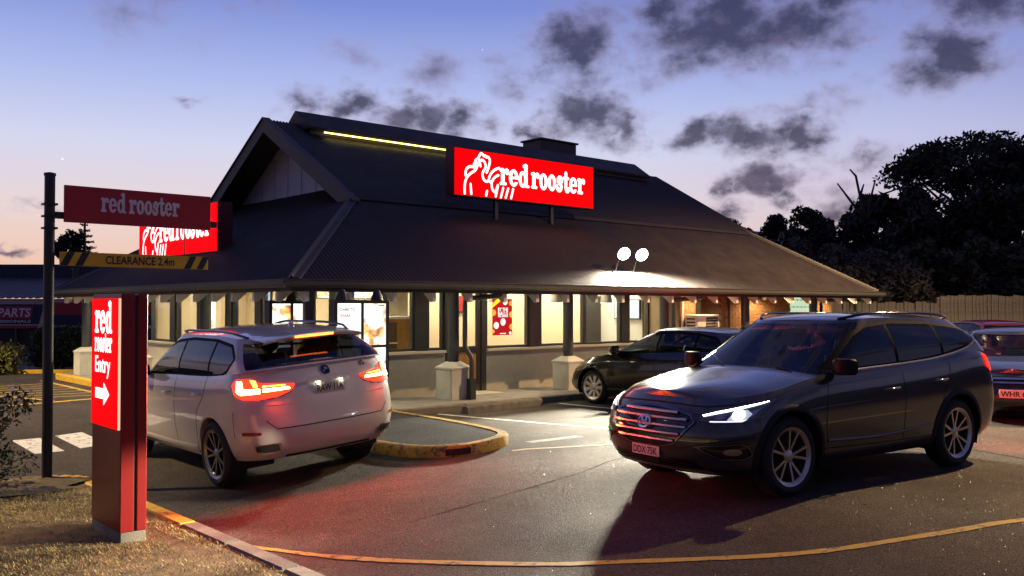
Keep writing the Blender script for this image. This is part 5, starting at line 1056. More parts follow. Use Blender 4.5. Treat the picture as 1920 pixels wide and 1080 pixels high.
# roof spoiler with the high brake light
sp_ = MB(); xs_ = np.linspace(-.62, .62, 17); sp_.grid(np.array([[(4.22, y, 1.70-.05*abs(y/.62)**2), (4.5, y, 1.685-.05*abs(y/.62)**2), (4.56, y, 1.672-.05*abs(y/.62)**2), (4.545, y, 1.645-.05*abs(y/.62)**2), (4.35, y, 1.63-.05*abs(y/.62)**2)] for y in xs_])); s_o = out_(sp_, 'roof_spoiler', WPNT, smooth=40)
out_(MB().bbox(4.552, 4.572, -.24, .24, 1.638, 1.664, .004), 'high_brake_light', emis('brake_high', (1, .14, .02), 9), s_o)
out_(MB().lathe([(.035, 0), (.03, .03), (.012, .055), (0, .06)], 12, Matrix.Translation((4.0, 0, 1.735)) @ Matrix.Diagonal((1.9, .7, 1, 1))), 'aerial_fin', WPNT, smooth=60)
on(bm, [(-.6, .382), (.6, .382), (.56, .41), (-.56, .41)], 'rear_diffuser', BLKP, 'r', 1, off=.006)
# ---- black hatchback at the kerb
def hatch(name, label, pos, paint, L=4.25, W=1.77, wheel=WH_H, **kw):
    return make_car(dict(name=name, label=label, cat='car', L=L, W=W, paint=paint, pos=pos, xw=(.85, 3.45), wr=.315, ra=.365, af=.8, ar=.5, xf=([0, .15, .35, .6, .85, 1], [.12, .03, 0, .04, .14, .28]), xr=([0, .2, .45, .75, 1], [.1, .02, 0, .05, .14]), w=([0, .1, .3, .55, .8, 1], [.9, .95, .985, 1, .98, .91]),
        zb=([0, .5, 1, 2.3, 3.4, 4.25], [.2, .19, .2, .21, .23, .3]), zt=([0, .3, .8, 1.3, 2.2, 3.2, 4.25], [.72, .75, .85, .93, .97, 1.02, 1.04]), zu=([.8, 1.9, 2.4, 3.0, 3.7, 4.2], [1.2, 1.33, 1.375, 1.37, 1.32, 1.26]), gxf=([0, .5, 1], [1.0, 1.5, 1.95]), gxr=([0, .4, .8, 1], [4.15, 4.0, 3.8, 3.72]), gw=([0, .3, .7, 1], [.8, .78, .69, .6]), gaf=.4, gar=.3, crown=([0, .2, .6, 1.2, 2], [0, .05, .08, .07, .05]), decks=[(0, 1.6)],
        dlo=[(1.3, .975), (1.6, 1.1), (1.95, 1.24), (2.15, 1.3), (2.6, 1.325), (3.1, 1.31), (3.5, 1.25), (3.68, 1.13), (3.5, 1.06), (3.0, 1.025), (2.0, .995)], pill=[2.35, 3.15], rwt=(.15, .86), lip=0, lipm=paint, gaps=[[(1.3, .35), (1.28, .6), (1.36, .92)], [(2.33, .3), (2.35, .7), (2.35, .96)], [(3.0, .35), (3.1, .75), (3.2, 1.0)]], handles=[(2.15, .8), (2.98, .83)], mirror=(1.45, .99), seatx=2.1, wheel=wheel, hm=paint, **kw))
bh = hatch('hatchback', 'black hatchback with silver wheels parked nose to the footpath', (6.69, -1.87, math.pi/2), BPNT)
for sd in (1, -1):
    h = on(bh, [(.5, .62), (.62, .7), (.95, .76), (1.1, .74), (.95, .64), (.7, .58)], 'headlight', LENS, sd=sd, off=.006); on(bh, [(.6, .3), (.85, .3), (.85, .4), (.6, .4)], 'fog_lamp', LENS, sd=sd, off=.006)
    on(bh, [(.55, .8), (.95, .82), (.95, 1.0), (.6, .98)], 'tail_lamp', mat('tail_unlit', (.25, .01, .01), .2), 'r', sd, off=.008)
on(bh, [(-.5, .5), (.5, .5), (.55, .6), (-.55, .6)], 'grille', GBLK, off=.004); on(bh, [(-.55, .22), (.55, .22), (.45, .36), (-.45, .36)], 'lower_intake', GBLK, off=.004); bh['out'](MB().lathe([(.03, 0), (.012, .05), (0, .055)], 10, Matrix.Translation((3.55, 0, 1.385)) @ Matrix.Diagonal((2, .7, 1, 1))), 'aerial_fin', BPNT)
RPNT = mat('red_paint', (.3, .012, .015), .25, coat=1.0); MPNT = mat('maroon_paint', (.05, .005, .007), .25, coat=1.0)
for nm, lab, pos, pt in (('hatchback', 'bright red hatchback parked next to the black one, only its roof showing', (9.75, -1.8, math.pi/2), RPNT), ('hatchback', 'dark red hatchback parked by the fence behind the grey SUV', (20.6, -1.6, .9), MPNT), ('hatchback', 'dark maroon hatchback parked by the fence nearest the right edge', (22.9, -3.6, .9), MPNT)):
    c = hatch(nm, lab, pos, pt)
    for sd in (1, -1): on(c, [(.55, .8), (.95, .82), (.95, 1.02), (.6, 1.0)], 'tail_lamp', mat('tail_unlit', (.25, .01, .01), .2), 'r', sd, off=.008)
# ---- dark sedan cut by the right edge
sdn = make_car(dict(name='sedan', label='dark blue sedan facing the camera behind the grey SUV, cut by the right edge', cat='car', L=4.6, W=1.76, paint=mat('navy_metallic', (.02, .024, .04), .25, .4, coat=1.0), pos=(10.0, -6.36, .33+math.pi), xw=(.9, 3.55), wr=.31, ra=.355, af=.8, ar=.45, xf=([0, .15, .35, .6, .85, 1], [.12, .03, 0, .04, .14, .28]), xr=([0, .2, .45, .75, 1], [.1, .02, 0, .03, .1]), w=([0, .1, .3, .55, .8, 1], [.9, .95, .985, 1, .98, .91]),
    zb=([0, .5, 1, 2.3, 3.4, 4.6], [.2, .19, .2, .21, .22, .26]), zt=([0, .3, .8, 1.3, 2.2, 3.2, 4.6], [.7, .74, .82, .89, .93, .95, .92]), zu=([.8, 1.9, 2.4, 3.0, 3.7, 4.2], [1.2, 1.3, 1.34, 1.33, 1.26, 1.2]), gxf=([0, .5, 1], [1.05, 1.5, 1.9]), gxr=([0, .4, .8, 1], [4.0, 3.8, 3.5, 3.38]), gw=([0, .3, .7, 1], [.78, .76, .68, .6]), gaf=.4, gar=.35, crown=([0, .2, .6, 1.2, 2, 4, 4.6], [0, .05, .08, .07, .05, .05, .02]), decks=[(0, 1.6), (3.6, 4.6)],
    dlo=[(1.35, .935), (1.6, 1.05), (1.95, 1.2), (2.2, 1.27), (2.6, 1.285), (3.0, 1.27), (3.35, 1.2), (3.6, 1.05), (3.66, .975), (3.0, .965), (2.0, .95)], pill=[2.3, 3.15], rwt=(.1, .88), rglass=CGL, lip=0, lipm=MATS['navy_metallic'], gaps=[[(2.3, .3), (2.32, .7), (2.32, .92)]], handles=[(2.1, .78)], mirror=(1.45, .96), seatx=2.1, wheel=WH_H))
for z_ in (.6, .655): on(sdn, [(-.62, z_-.011), (.62, z_-.011), (.62, z_+.011), (-.62, z_+.011)], 'grille_bar', CHR, 'f', 1, off=.016, res=.009)
on(sdn, [(-.64, .55), (.64, .55), (.68, .69), (-.68, .69)], 'grille', GBLK, 'f', 1, off=.005); on(sdn, [(-.7, .24), (.7, .24), (.62, .34), (-.62, .34)], 'lower_intake', GBLK, 'f', 1, off=.005)
for sd in (1, -1): on(sdn, [(.68, .56), (.95, .58), (1.1, .66), (.95, .7), (.7, .69)], 'headlight', LENS, 'f', sd, off=.006)
plate(sdn, 'f', .45, .37, .12, 'WHR 6', mat('plate_reflective', (.75, .6, .5), .5), TXT)
# its driver, hands on the wheel
def person(label, M, hair, shirt):
    V = []; E_ = []; Rr = []
    def ch(pts, rs, start=None):
        prev = start; ids = []
        for p, r in zip(pts, rs):
            V.append(p); Rr.append(r); k = len(V)-1
            if prev is not None: E_.append((prev, k))
            prev = k; ids.append(k)
        return ids
    sp9 = ch([(2.0, 0, .6), (2.03, 0, .74), (2.07, 0, .88), (2.08, 0, 1.0), (2.06, 0, 1.075), (2.035, 0, 1.12), (2.015, 0, 1.17), (2.03, 0, 1.225), (2.04, 0, 1.265)], [.15, .14, .15, .12, .055, .062, .082, .09, .06])
    ch([(1.925, 0, 1.165)], [.018], sp9[6])
    torso_n = len(V); arms = []
    for s_ in (1, -1):
        a = ch([(2.07, s_*.17, 1.0), (1.97, s_*.25, .84), (1.9, s_*.24, .78), (1.78, s_*.19, .88), (1.72, s_*.165, .93)], [.062, .052, .045, .036, .028], sp9[3]); arms.append(a)
        h9 = ch([(1.695, s_*.16, .955)], [.034], a[-1])
        for k, (dy, l9) in enumerate(((.02, .055), (.007, .065), (-.006, .062), (-.019, .05))): ch([(1.67, s_*(.16+dy), .965+l9*.15), (1.645, s_*(.155+dy), .965-l9*.2), (1.66, s_*(.15+dy), .94-l9*.2)], [.0095, .0085, .008], h9[0])
        ch([(1.7, s_*.125, .965), (1.68, s_*.115, .975)], [.011, .009], h9[0])
        ch([(1.9, s_*.1, .58), (1.6, s_*.13, .64), (1.5, s_*.13, .55), (1.3, s_*.12, .32)], [.095, .075, .065, .05], sp9[0])
    def skin(name, vs, es, rs, m, par=None):
        me = bpy.data.meshes.new(name); me.from_pydata([(p[0]-2.3, p[1]+.38, p[2]) for p in vs], es, []); o = bpy.data.objects.new(name, me); COL.objects.link(o); me.materials.append(m)
        md = o.modifiers.new('skin', 'SKIN'); md.use_smooth_shade = True
        for k, r in enumerate(rs): me.skin_vertices[0].data[k].radius = (r, r)
        me.skin_vertices[0].data[0].use_root = True
        o.modifiers.new('sub', 'SUBSURF').levels = 2; o.modifiers['sub'].render_levels = 2
        if par is not None: o.parent = par
        return o
    b9 = skin('person', V, E_, Rr, mat('skin_tone', (.45, .24, .16), .5)); b9.matrix_world = M; tag(b9, label, 'person')
    sv = [V[k] for k in sp9[:4]]+[V[k] for a in arms for k in a[:2]]; skin('shirt', sv, [(0, 1), (1, 2), (2, 3), (3, 4), (4, 5), (3, 6), (6, 7)], [.165, .155, .163, .13, .074, .064, .074, .064], shirt, b9)
    h9 = MB(); T9 = Matrix.Translation((2.05-2.3, .38, 1.225)) @ Matrix.Diagonal((1, .95, 1, 1)); h9.lathe([(0, .098), (.05, .09), (.085, .055), (.1, 0), (.098, -.05), (.09, -.07)], 20, T9 @ Matrix.Rotation(R(24), 4, 'Y')); h9.build('hair', hair, b9, smooth=60)
    for s_ in (1, -1): MB().lathe([(0, .009), (.008, .005), (.011, 0), (.008, -.005), (0, -.009)], 10, Matrix.Translation((1.945-2.3, .38+s_*.032, 1.195))).build('eye', TXT, b9)
bpy.context.view_layer.update()
person('driver in a red top gripping the wheel of the dark blue sedan', sdn['root'].matrix_world.copy(), mat('dark_hair', (.02, .014, .01), .6), mat('red_shirt', (.4, .03, .04), .8))
# ------------------------------------------------------------------ street lamp that lights the lot from the right
slp = empty('street_lamp', (17, -8, 0)); tag(slp, 'tall grey street lamp with amber head beyond the parked sedan', 'street lamp')
MB().tube([(0, 0, -.3), (0, 0, 4), (0, 0, 9.6)], [.11, .09, .06], 14).build('pole', GUT, slp, smooth=50); MB().tube([(0, 0, 9.5), (-.5, 0, 9.95), (-1.6, 0, 10.1)], .04, 10).build('arm', GUT, slp, smooth=50)
lh = MB().bbox(-2.3, -1.5, -.16, .16, 10.03, 10.2, .05).build('lamp_head', GUT, slp); MB().lathe([(.14, 0), (.1, -.06), (0, -.09)], 18, Matrix.Translation((-1.9, 0, 10.02)) @ Matrix.Diagonal((1.8, 1, 1, 1))).build('lamp_lens', emis('sodium_lens', (1, .6, .2), 40), slp, smooth=60)
l = bpy.data.lights.new('sodium_light', 'SPOT'); l.energy = 14000; l.color = (1, .64, .3); l.spot_size = R(140); l.spot_blend = .45; l.shadow_soft_size = .12; q = bpy.data.objects.new('sodium_light', l); COL.objects.link(q); q.parent = slp; q.location = (-1.9, 0, 9.85)

sl2 = copy_tree(slp); sl2.location = (-13, 8.5, 0); sl2.rotation_euler = (0, 0, math.pi); ld = [c for c in sl2.children if c.type == 'LIGHT'][0]; ld.data = ld.data.copy(); ld.data.energy = 15000; ld.data.color = (1, .74, .4); ld.data.spot_size = R(112); ld.data.spot_blend = .15; sl2['label'] = 'second amber street lamp standing across the lane to the left'
# ------------------------------------------------------------------ plants
def leaf_mat(name, col): return mat(name, col, .7, var=.5, vscale=3)
BARK = mat('bark', (.06, .045, .035), .9, var=.4, vscale=8)
def leaves(cs, n, size, rng, flat_=.6, long=1.8):
    """small leaf faces scattered in lumpy clumps (centre, radii)"""
    vs, fs = [], []
    wts = np.array([c[3]*c[4]*c[5] for c in cs])**.75; wts /= wts.sum()
    for i in rng.choice(len(cs), n, p=wts):
        c = cs[i]; d = rng.normal(size=3); d /= np.linalg.norm(d); rr = rng.uniform(.35, 1.05)**.6; p = np.array(c[:3])+d*rr*np.array(c[3:6])
        a = rng.normal(size=3); a /= np.linalg.norm(a); b = np.cross(a, rng.normal(size=3)); b /= np.linalg.norm(b)+1e-9; s = size*rng.uniform(.6, 1.3); k = len(vs)
        vs += [tuple(p-a*s*long*.5), tuple(p+b*s*.4), tuple(p+a*s*long*.5), tuple(p-b*s*.4)]; fs.append((k, k+1, k+2, k+3))
    return MB().add(vs, fs)
def tree(name, label, cat, base, h, crown, nl, size, lm, seed, clumps=26, trunk_r=.2, forks=7, group=None, hollow=.0, base_frac=.35):
    rng = np.random.default_rng(seed); e = empty(name, base); tag(e, label, cat, group); tb = MB(); rx, ry, rz_ = crown; zc = h-rz_; cs = []
    for k in range(clumps):
        a = rng.uniform(0, 2*math.pi); u = rng.uniform(-1, 1) if hollow == 0 else rng.uniform(-.1, 1); r = math.sqrt(max(0, 1-u*u))*(rng.uniform(hollow, 1)**.5 if hollow else rng.uniform(.2, 1)**.5); q = rng.uniform(.16, .34)
        cs.append((r*math.cos(a)*rx*(1-q*.5), r*math.sin(a)*ry*(1-q*.5), zc+u*rz_*(1-q*.6), rx*q, ry*q, rz_*q*.9))
    tb.tube([(0, 0, -.4), (rng.normal()*.1, rng.normal()*.1, h*base_frac*.5), (rng.normal()*.2, rng.normal()*.2, h*base_frac)], [trunk_r*1.2, trunk_r, trunk_r*.75], 8)
    for k in range(forks*2):
        c = cs[int(rng.integers(len(cs)))]; m = np.array([c[0]*.45, c[1]*.45, h*base_frac+(c[2]-h*base_frac)*.55])+rng.normal(size=3)*.15; tb.tube([(0, 0, h*base_frac*.92), tuple(m), c[:3]], [trunk_r*.5, trunk_r*.28, trunk_r*.08], 6)
    tb.build('trunk', BARK, e, smooth=60); leaves(cs, nl, size, rng).build('crown', lm, e); return e
DG, MG, PG = leaf_mat('leaf_dark', (.022, .028, .014)), leaf_mat('leaf_mid', (.035, .045, .02)), leaf_mat('leaf_pale', (.05, .05, .038))
TR = 'trees massed beyond the paling fence'
tree('gum_tree', 'tallest spreading gum tree with sky showing through its crown', 'tree', (46, 8.1, 0), 11.2, (5.2, 5.2, 2.4), 9000, .2, DG, 3, 46, .3, 14, TR, .45, .5)
tree('gum_tree', 'gum tree at the far right edge beside the tallest one', 'tree', (50.5, 6.6, 0), 10.2, (3.6, 3.6, 2.6), 5000, .22, DG, 4, 30, .28, 9, TR, .3, .45)
for i, (x, y, h, r, lab) in enumerate(((34.0, 11.8, 5.6, 2.6, 'dense dark tree lowest on the slope right of the roof'), (36.0, 10.6, 6.4, 2.6, 'dense dark tree below the bare branches'), (37.8, 10.0, 7.3, 2.7, 'dense dark tree under the bare forked branches'), (37.3, 8.0, 7.6, 2.6, 'dense dark tree under the small flat sapling'), (40.5, 7.7, 8.0, 2.8, 'dense dark tree left below the tallest gum'), (40.2, 5.4, 7.9, 2.8, 'dense dark tree right below the tallest gum'), (41.8, 3.6, 8.0, 3.0, 'dense dark tree at the right edge above the fence'))):
    tree('dense_tree', lab, 'tree', (x, y, 0), h, (r, r, h*.5), 6500, .24, DG, 20+i, 34, .22, 6, TR)
tree('small_tree', 'small round-topped tree silhouetted on the skyline right of the roof', 'tree', (47.6, 20.1, 0), 8.4, (2.4, 2.4, 1.9), 3000, .2, DG, 41, 18, .2, 7, TR, .3, .5); tree('small_tree', 'low dark tree peeping over the roof slope on the skyline', 'tree', (44.3, 23.2, 0), 7.6, (2.0, 2.0, 2.0), 2600, .2, DG, 42, 16, .2, 6, TR)
tree('sapling', 'thin sapling with a flat tuft left of the tallest gum', 'tree', (41.0, 9.9, 0), 9.1, (.8, .8, .35), 500, .16, DG, 43, 7, .09, 4, TR, 0, .85)
tree('grey_shrub', 'pale grey-green feathery shrub behind the roof end', 'shrub', (24.6, 6.0, 0), 4.4, (2.3, 2.3, 1.9), 5200, .13, PG, 44, 26, .12, 7, 'shrubs behind the fence'); tree('grey_shrub', 'pale grey-green shrub just above the fence beyond the eave', 'shrub', (26.2, 4.2, 0), 3.9, (2.2, 2.2, 1.8), 4600, .13, PG, 45, 24, .12, 7, 'shrubs behind the fence')
for i, (x, y, lab) in enumerate(((29.0, 3.9, 'dark bush above the left part of the tall fence'), (31.5, 2.6, 'dark bush above the middle of the tall fence'), (33.5, 1.0, 'dark bush above the right part of the tall fence'))): tree('dark_bush', lab, 'bush', (x, y, 0), 4.4, (2.4, 2.4, 2.2), 4500, .2, MG, 50+i, 22, .14, 6, 'shrubs behind the fence')
# bare forked tree
e = empty('bare_tree', (36.6, 9.8, 0)); tag(e, 'bare forked branches standing above the dark trees', 'tree'); tb = MB()
tb.tube([(0, 0, 0), (.1, 0, 4), (0, 0, 6.2)], [.2, .14, .1], 7)
for a in ([(0, 0, 6), (-.9, .5, 7.2), (-1.4, .8, 7.9)], [(0, 0, 6), (-.3, .2, 7.3), (-.5, .3, 8.3), (-.9, .4, 8.6)], [(0, 0, 6), (.2, -.1, 7.2), (.3, -.3, 8.1)], [(-.3, .2, 7.3), (-.1, .1, 7.9)], [(0, 0, 6.2), (.6, -.5, 7.4), (1.3, -1.0, 7.7)]): tb.tube(a, [.08]+[.06]*(len(a)-2)+[.035], 6)
tb.build('trunk', BARK, e, smooth=60)
# rising ground and far house behind the trees
HX, HY = np.meshgrid(np.linspace(30, 140, 24), np.linspace(-60, 70, 24), indexing='ij'); hzz = 7.2*ss(30, 75, HX+.35*(-HY))*ss(75, 15, HY)-.3
hill = MB().grid(np.stack([HX, HY, hzz], -1)).build('hill', mat('hill_scrub', (.02, .022, .012), .95, var=.4, vscale=.6), smooth=80); tag(hill, kind='structure')
hs = empty('far_house', (54.5, 27.4, 0)); tag(hs, 'low distant house roof on the skyline right of the restaurant', 'house'); MB().box(-3, 3, -2.5, 2.5, 0, 6.6).build('wall', mat('far_wall', (.2, .18, .16), .9), hs); MB().prism([(-3.4, -3, 6.6), (-3.4, 3, 6.6), (-3.4, 0, 7.6)], (6.8, 0, 0)).build('roof', ROOF2, hs); MB().cyl((1.2, 0, 7.2), (1.2, 0, 9), .04, n=6).build('aerial', DARK, hs)
# paling fence in two heights
PALE = mat('grey_paling', (.13, .125, .115), .9, var=.45, vscale=4, bump=.4, bscale=30)
def fence(a, b, h, n, label):
    d = Vector((b[0]-a[0], b[1]-a[1], 0)); L_ = d.length; e = empty('paling_fence', (a[0], a[1], 0), math.atan2(d.y, d.x)); tag(e, label, 'fence'); st = L_/n
    pm = [MB().bbox(-st*.46, st*.46, -.009, .009, 0, h, .004).mesh('paling', PALE)]
    for k in range(n): inst('paling', pm[0], e, (st*(k+.5), random.uniform(-.012, .004), random.uniform(-.03, .03) - (.12 if random.random() < .06 else 0)), (0, random.uniform(-.008, .008), 0))
    for z in (.35, h-.3): MB().box(0, L_, .02, .06, z-.04, z+.04).build('rail', PALE, e)
    for k in range(int(L_/2.4)+1): MB().box(k*2.4-.05, k*2.4+.05, .06, .16, 0, h-.05).build('post', PALE, e)
fence((19.2, 5.4), (24.6, 1.2), 1.95, 52, 'lower grey paling fence behind the far end of the restaurant'); fence((24.65, 1.15), (33.0, -5.0), 2.18, 80, 'taller weathered paling fence running to the right edge')
# ------------------------------------------------------------------ neighbouring shop on the left
st = empty('parts_shop', (5.27, 33.6, 0), R(-41.47)); tag(st, 'low parts shop with ribbed grey roof and red and blue sign', 'shop')
CRB = mat('shop_cream', (.62, .5, .4), .8, var=.1); NAV = mat('shop_navy', (.012, .014, .04), .5); SRD = mat('shop_red', (.45, .02, .025), .5); SWH = mat('shop_white', (.8, .76, .72), .6)
MB().box(-14, 14, .1, 9, -.3, .8).build('wall', mat('shop_dark', (.03, .025, .022), .7), st); fa = MB().box(-14, .2, 0, .099, .8, 2.17).build('fascia', CRB, st)
rr = [[], []]
for x in np.arange(-14, 14.01, .06): w = .05*(math.sin(x/.33*2*math.pi) > .5); rr[0].append((x, -.15, 2.18+w)); rr[1].append((x, 6, 3.3+w))
MB().grid(np.array(rr)).build('roof', mat('shop_roof', (.1, .1, .115), .6, var=.15), st); MB().box(.21, 14, 0, .099, 1.43, 2.0).build('red_band', SRD, st); MB().box(.21, 14, 0, .099, .93, 1.43).build('navy_band', NAV, st); MB().box(.21, 14, 0, .099, .8, .93).build('cream_band', CRB, st); MB().box(.21, 14, .0, .099, 2.0, 2.17).build('fascia', CRB, st)
MB().box(-14, -.1, 6, 9, 3.2, 4.05).build('parapet', NAV, st); MB().box(-.1, 14, 6.05, 9, 3.2, 4.0).build('parapet', mat('shop_grey', (.1, .09, .085), .7), st); vp = MB().cyl((-.95, 4.6, 2.9), (-.95, 4.6, 3.72), .13, n=14).build('roof_flue', GUT, st, smooth=50); MB().cyl((-.95, 4.6, 3.72), (-.95, 4.6, 3.8), .19, n=14).build('flue_cap', GUT, vp)
sg = MB().prism([(-9, -.03, 1.0), (-.4, -.03, 1.0), (-.18, -.03, 1.92), (-9, -.03, 1.92)], (0, .025, 0)).build('shop_sign', NAV, st); MB().prism([(-9, -.04, 1.24), (-.74, -.04, 1.24), (-.64, -.04, 1.82), (-9, -.04, 1.82)], (0, .008, 0)).build('sign_panel', SRD, sg); MB().box(-9, -.45, -.035, -.006, .82, .93).build('sign_stripe', SRD, sg)
t = text2d('PARTS', .56, .012); a, b = width2d(t); k = 1.5/(b-a); MB().add(*place2d(([((v[0]-a)*k-2.3+v[1]*.15, v[1]+1.34) for v in t[0]], t[1]), (0, -.046, 0), (1, 0, 0), (0, 0, 1))).build('lettering', SWH, sg); t = text2d('PROFESSIONALS', .17, .004); a, b = width2d(t); k = 2.3/(b-a); MB().add(*place2d(([((v[0]-a)*k-3.05, v[1]+1.07) for v in t[0]], t[1]), (0, -.046, 0), (1, 0, 0), (0, 0, 1))).build('lettering', SWH, sg)
for x in (-1.45, -3.2, -5): MB().box(x-.03, x+.03, -.05, .09, -.2, .8).build('door_post', mat('post_red', (.2, .06, .05), .6), st)
w_ = MB().box(1.55, 2.2, .02, .09, .05, .72).build('window', CRB, st); MB().box(1.6, 2.15, .0, .019, .1, .67).build('pane', mat('dark_pane', (.03, .03, .03), .2), w_)
# hedge, low bush, far kerb
rng = np.random.default_rng(9)
def hedge(name, label, loc, sx, sy, sz, n, size, m, seed):
    rng = np.random.default_rng(seed); e = empty(name, loc, R(-41.47)); tag(e, label, 'hedge'); cs = [(rng.uniform(-sx, sx)*.85, rng.uniform(-sy, sy)*.8, rng.uniform(.15, .85)*sz, .32, .3, .28) for _ in range(40)]
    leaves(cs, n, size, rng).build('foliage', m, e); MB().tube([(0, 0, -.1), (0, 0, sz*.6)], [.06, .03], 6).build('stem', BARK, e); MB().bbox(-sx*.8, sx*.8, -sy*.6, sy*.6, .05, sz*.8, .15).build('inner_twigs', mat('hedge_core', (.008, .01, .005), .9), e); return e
hedge('hedge', 'clipped dark hedge in front of the parts shop', (1.3, 16.3, 0), 1.1, .5, 1.3, 5000, .07, leaf_mat('hedge_leaf', (.04, .05, .015)), 5)
hedge('low_bush', 'small yellow-green bush at the left edge before the hedge', (-.6, 15.6, 0), .6, .4, .75, 1800, .07, leaf_mat('bush_leaf', (.14, .14, .03)), 6)
for a, b in (((-4.0, 18.9), (-1.2, 16.4)), ((-1.2, 16.4), (1.6, 13.9)), ((1.6, 13.9), (4.5, 13.9))):
    d = Vector((b[0]-a[0], b[1]-a[1])); M = Matrix.Translation((a[0], a[1], G(*a))) @ Matrix.Rotation(math.atan2(d.y, d.x), 4, 'Z'); tag(MB().bbox(0, d.length, -.1, .1, -.2, .14, .02, M).build('kerb', YEL), kind='structure')
# pines far left
e = empty('norfolk_pine', (12.0, 51.5, 0)); tag(e, 'tiered pine tree seen under the red overhead board', 'tree'); tb = MB().tube([(0, 0, 0), (0, 0, 7.6)], [.2, .03], 8); fo = []; rng = np.random.default_rng(12)
for k in range(11):
    z = 3.4+k*.38; r = 1.6*(1-k/12)
    for j in range(7):
        a = j*2*math.pi/7+k*.4; tb.tube([(0, 0, z), (math.cos(a)*r*.5, math.sin(a)*r*.5, z-.03), (math.cos(a)*r, math.sin(a)*r, z+.16)], [.03, .02, .01], 5); fo.append((math.cos(a)*r*.6, math.sin(a)*r*.6, z+.05, r*.42, r*.42, .07))
tb.build('trunk', BARK, e); leaves(fo, 2200, .1, rng).build('crown', DG, e)
tree('round_tree', 'round dark tree beside the tiered pine under the overhead board', 'tree', (10.9, 50.2, 0), 6.6, (1.5, 1.5, 2.0), 3500, .16, DG, 61, 20, .15, 6)
# shrub at the left edge and mulch under it
rng = np.random.default_rng(21); e = empty('garden_shrub', (-4.35, -1.15, vz(-4.3, -1.1)-.02)); tag(e, 'dark leafy garden shrub at the left edge beside the pole', 'shrub'); cs = [(rng.normal()*.28, rng.normal()*.25, rng.uniform(.15, 1.0), .2, .2, .16) for _ in range(26)]
leaves(cs, 3800, .034, rng).build('foliage', leaf_mat('shrub_leaf', (.05, .055, .022)), e); tb = MB()
for c in cs[:14]: tb.tube([(0, 0, 0), (c[0]*.4, c[1]*.4, c[2]*.5), c[:3]], [.018, .012, .005], 5)
tb.build('stems', BARK, e)
mp = np.array([[(-3.25-1.9*u-.2*math.sin(9*v), -.62-.95*v-.12*math.sin(7*u), 0) for u in np.linspace(0, 1, 14)] for v in np.linspace(0, 1, 8)]); mp[..., 2] = gz(mp[..., 0], mp[..., 1])+.125; o = MB().grid(mp).build('garden_bed', SOIL, smooth=80); tag(o, kind='structure')
# dry grass blades
rng = np.random.default_rng(33); n = 150000; gx_, gy_ = rng.uniform(-9, -3.22, n), rng.uniform(-9.5, -.7, n)
dens = np.sin(gx_*2.3+gy_*1.1)+np.sin(gy_*3.1-gx_*.7)+rng.normal(size=n)*.9; keep = (dens > -1.2) & ~((gx_ > PX0-.02) & (gx_ < PX1+.02) & (gy_ > PY0-.02) & (gy_ < PY1+.02)) & ~((gy_ > -1.55) & (gx_ > -5.2)) & (((gx_+6.376)**2+(gy_+12.145)**2) > 9)
gx_, gy_ = gx_[keep], gy_[keep]; vs = []; fs = [[], []]; hgt = rng.uniform(.008, .03, len(gx_)); ang = rng.uniform(0, 6.283, len(gx_)); lean = rng.uniform(.4, 1.8, len(gx_)); gzv = gz(gx_, gy_)+.1+.035*np.sin(gx_*2.1+gy_)*np.sin(gy_*1.7)*(gx_ < -3.4)
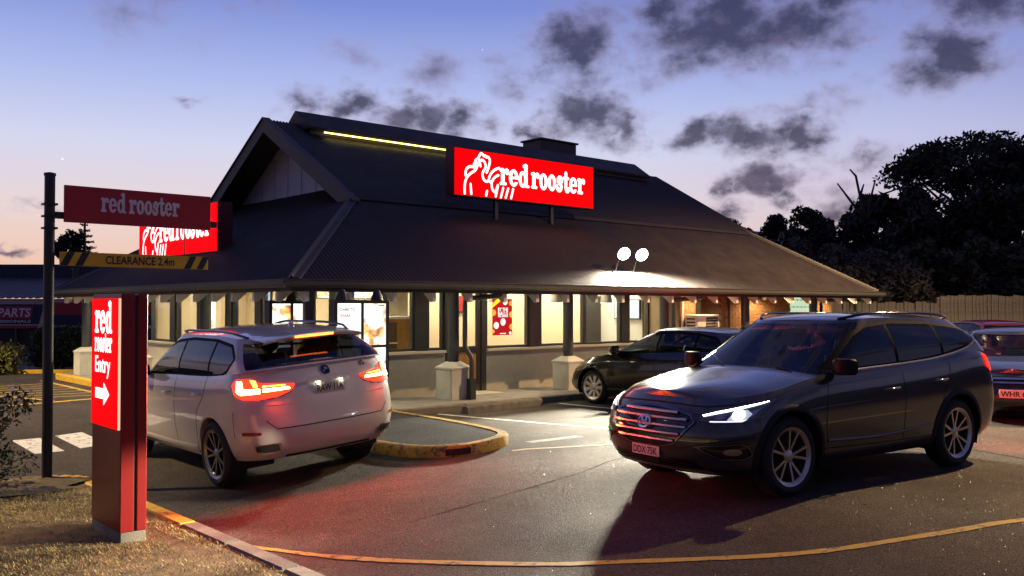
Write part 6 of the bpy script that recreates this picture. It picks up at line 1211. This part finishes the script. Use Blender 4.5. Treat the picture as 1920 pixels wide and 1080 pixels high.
for gi_ in (0, 1):
    sel = np.arange(len(gx_))[(np.arange(len(gx_)) % 5 == 0) == (gi_ == 1)]; x, y, z, h, a, l_ = gx_[sel], gy_[sel], gzv[sel]-.004, hgt[sel]*(1.25 if gi_ else 1), ang[sel], lean[sel]; w = .0035
    V = np.stack([np.stack([x-w*np.sin(a), y+w*np.cos(a), z], -1), np.stack([x+w*np.sin(a), y-w*np.cos(a), z], -1), np.stack([x+np.cos(a)*h*l_, y+np.sin(a)*h*l_, z+h], -1)], 1).reshape(-1, 3)
    me = bpy.data.meshes.new('grass'); me.from_pydata(V.tolist(), [], np.arange(len(V)).reshape(-1, 3).tolist()); me.materials.append(mat('straw_blade', (.42, .3, .115), .8, var=.55, vscale=4) if gi_ == 0 else mat('green_blade', (.14, .15, .035), .8, var=.4, vscale=4)); o = bpy.data.objects.new('grass', me); COL.objects.link(o)
    tag(o, ('short dry straw-coloured grass on the verge round the entry sign', 'sparse green grass growing through the dry verge')[gi_], 'grass', kind='stuff')
# glassy chips in the asphalt that catch the lamps
rng = np.random.default_rng(77); n = 160000; cx_, cy_ = rng.uniform(-3, 8, n), rng.uniform(-11.5, -3, n); s_ = rng.uniform(.0018, .004, n); a_ = rng.uniform(0, 6.283, n); tz_ = rng.normal(size=(n, 3))*.35
z_ = gz(cx_, cy_)+.004; V = np.stack([np.stack([cx_+s_*np.cos(a_+k*2.094), cy_+s_*np.sin(a_+k*2.094), z_+s_*tz_[:, k]], -1) for k in range(3)], 1).reshape(-1, 3)
me = bpy.data.meshes.new('stone_chips'); me.from_pydata(V.tolist(), [], np.arange(len(V)).reshape(-1, 3).tolist()); me.materials.append(mat('stone_chip', (.09, .08, .07), .26, spec=.8)); o = bpy.data.objects.new('stone_chips', me); COL.objects.link(o); tag(o, 'glinting stone chips all over the asphalt of the car park', 'stone chips', kind='stuff')
# leaf litter and gravel crumbs on the asphalt
rng = np.random.default_rng(5); lt = MB()
for k in range(260):
    x, y = rng.uniform(-3, 6), rng.uniform(-10, 0); s = rng.uniform(.006, .016); a = rng.uniform(0, 6.28); z = G(x, y)+.004; lt.add([(x+s*math.cos(a), y+s*math.sin(a), z), (x-s*.5*math.sin(a), y+s*.5*math.cos(a), z+.006), (x-s*math.cos(a), y-s*math.sin(a), z), (x+s*.5*math.sin(a), y-s*.5*math.cos(a), z+.003)], [(0, 1, 2, 3)])
tag(lt.build('leaf_litter', mat('litter', (.12, .08, .04), .9, var=.5)), 'small scattered crumbs and leaves on the asphalt', 'litter', kind='stuff')
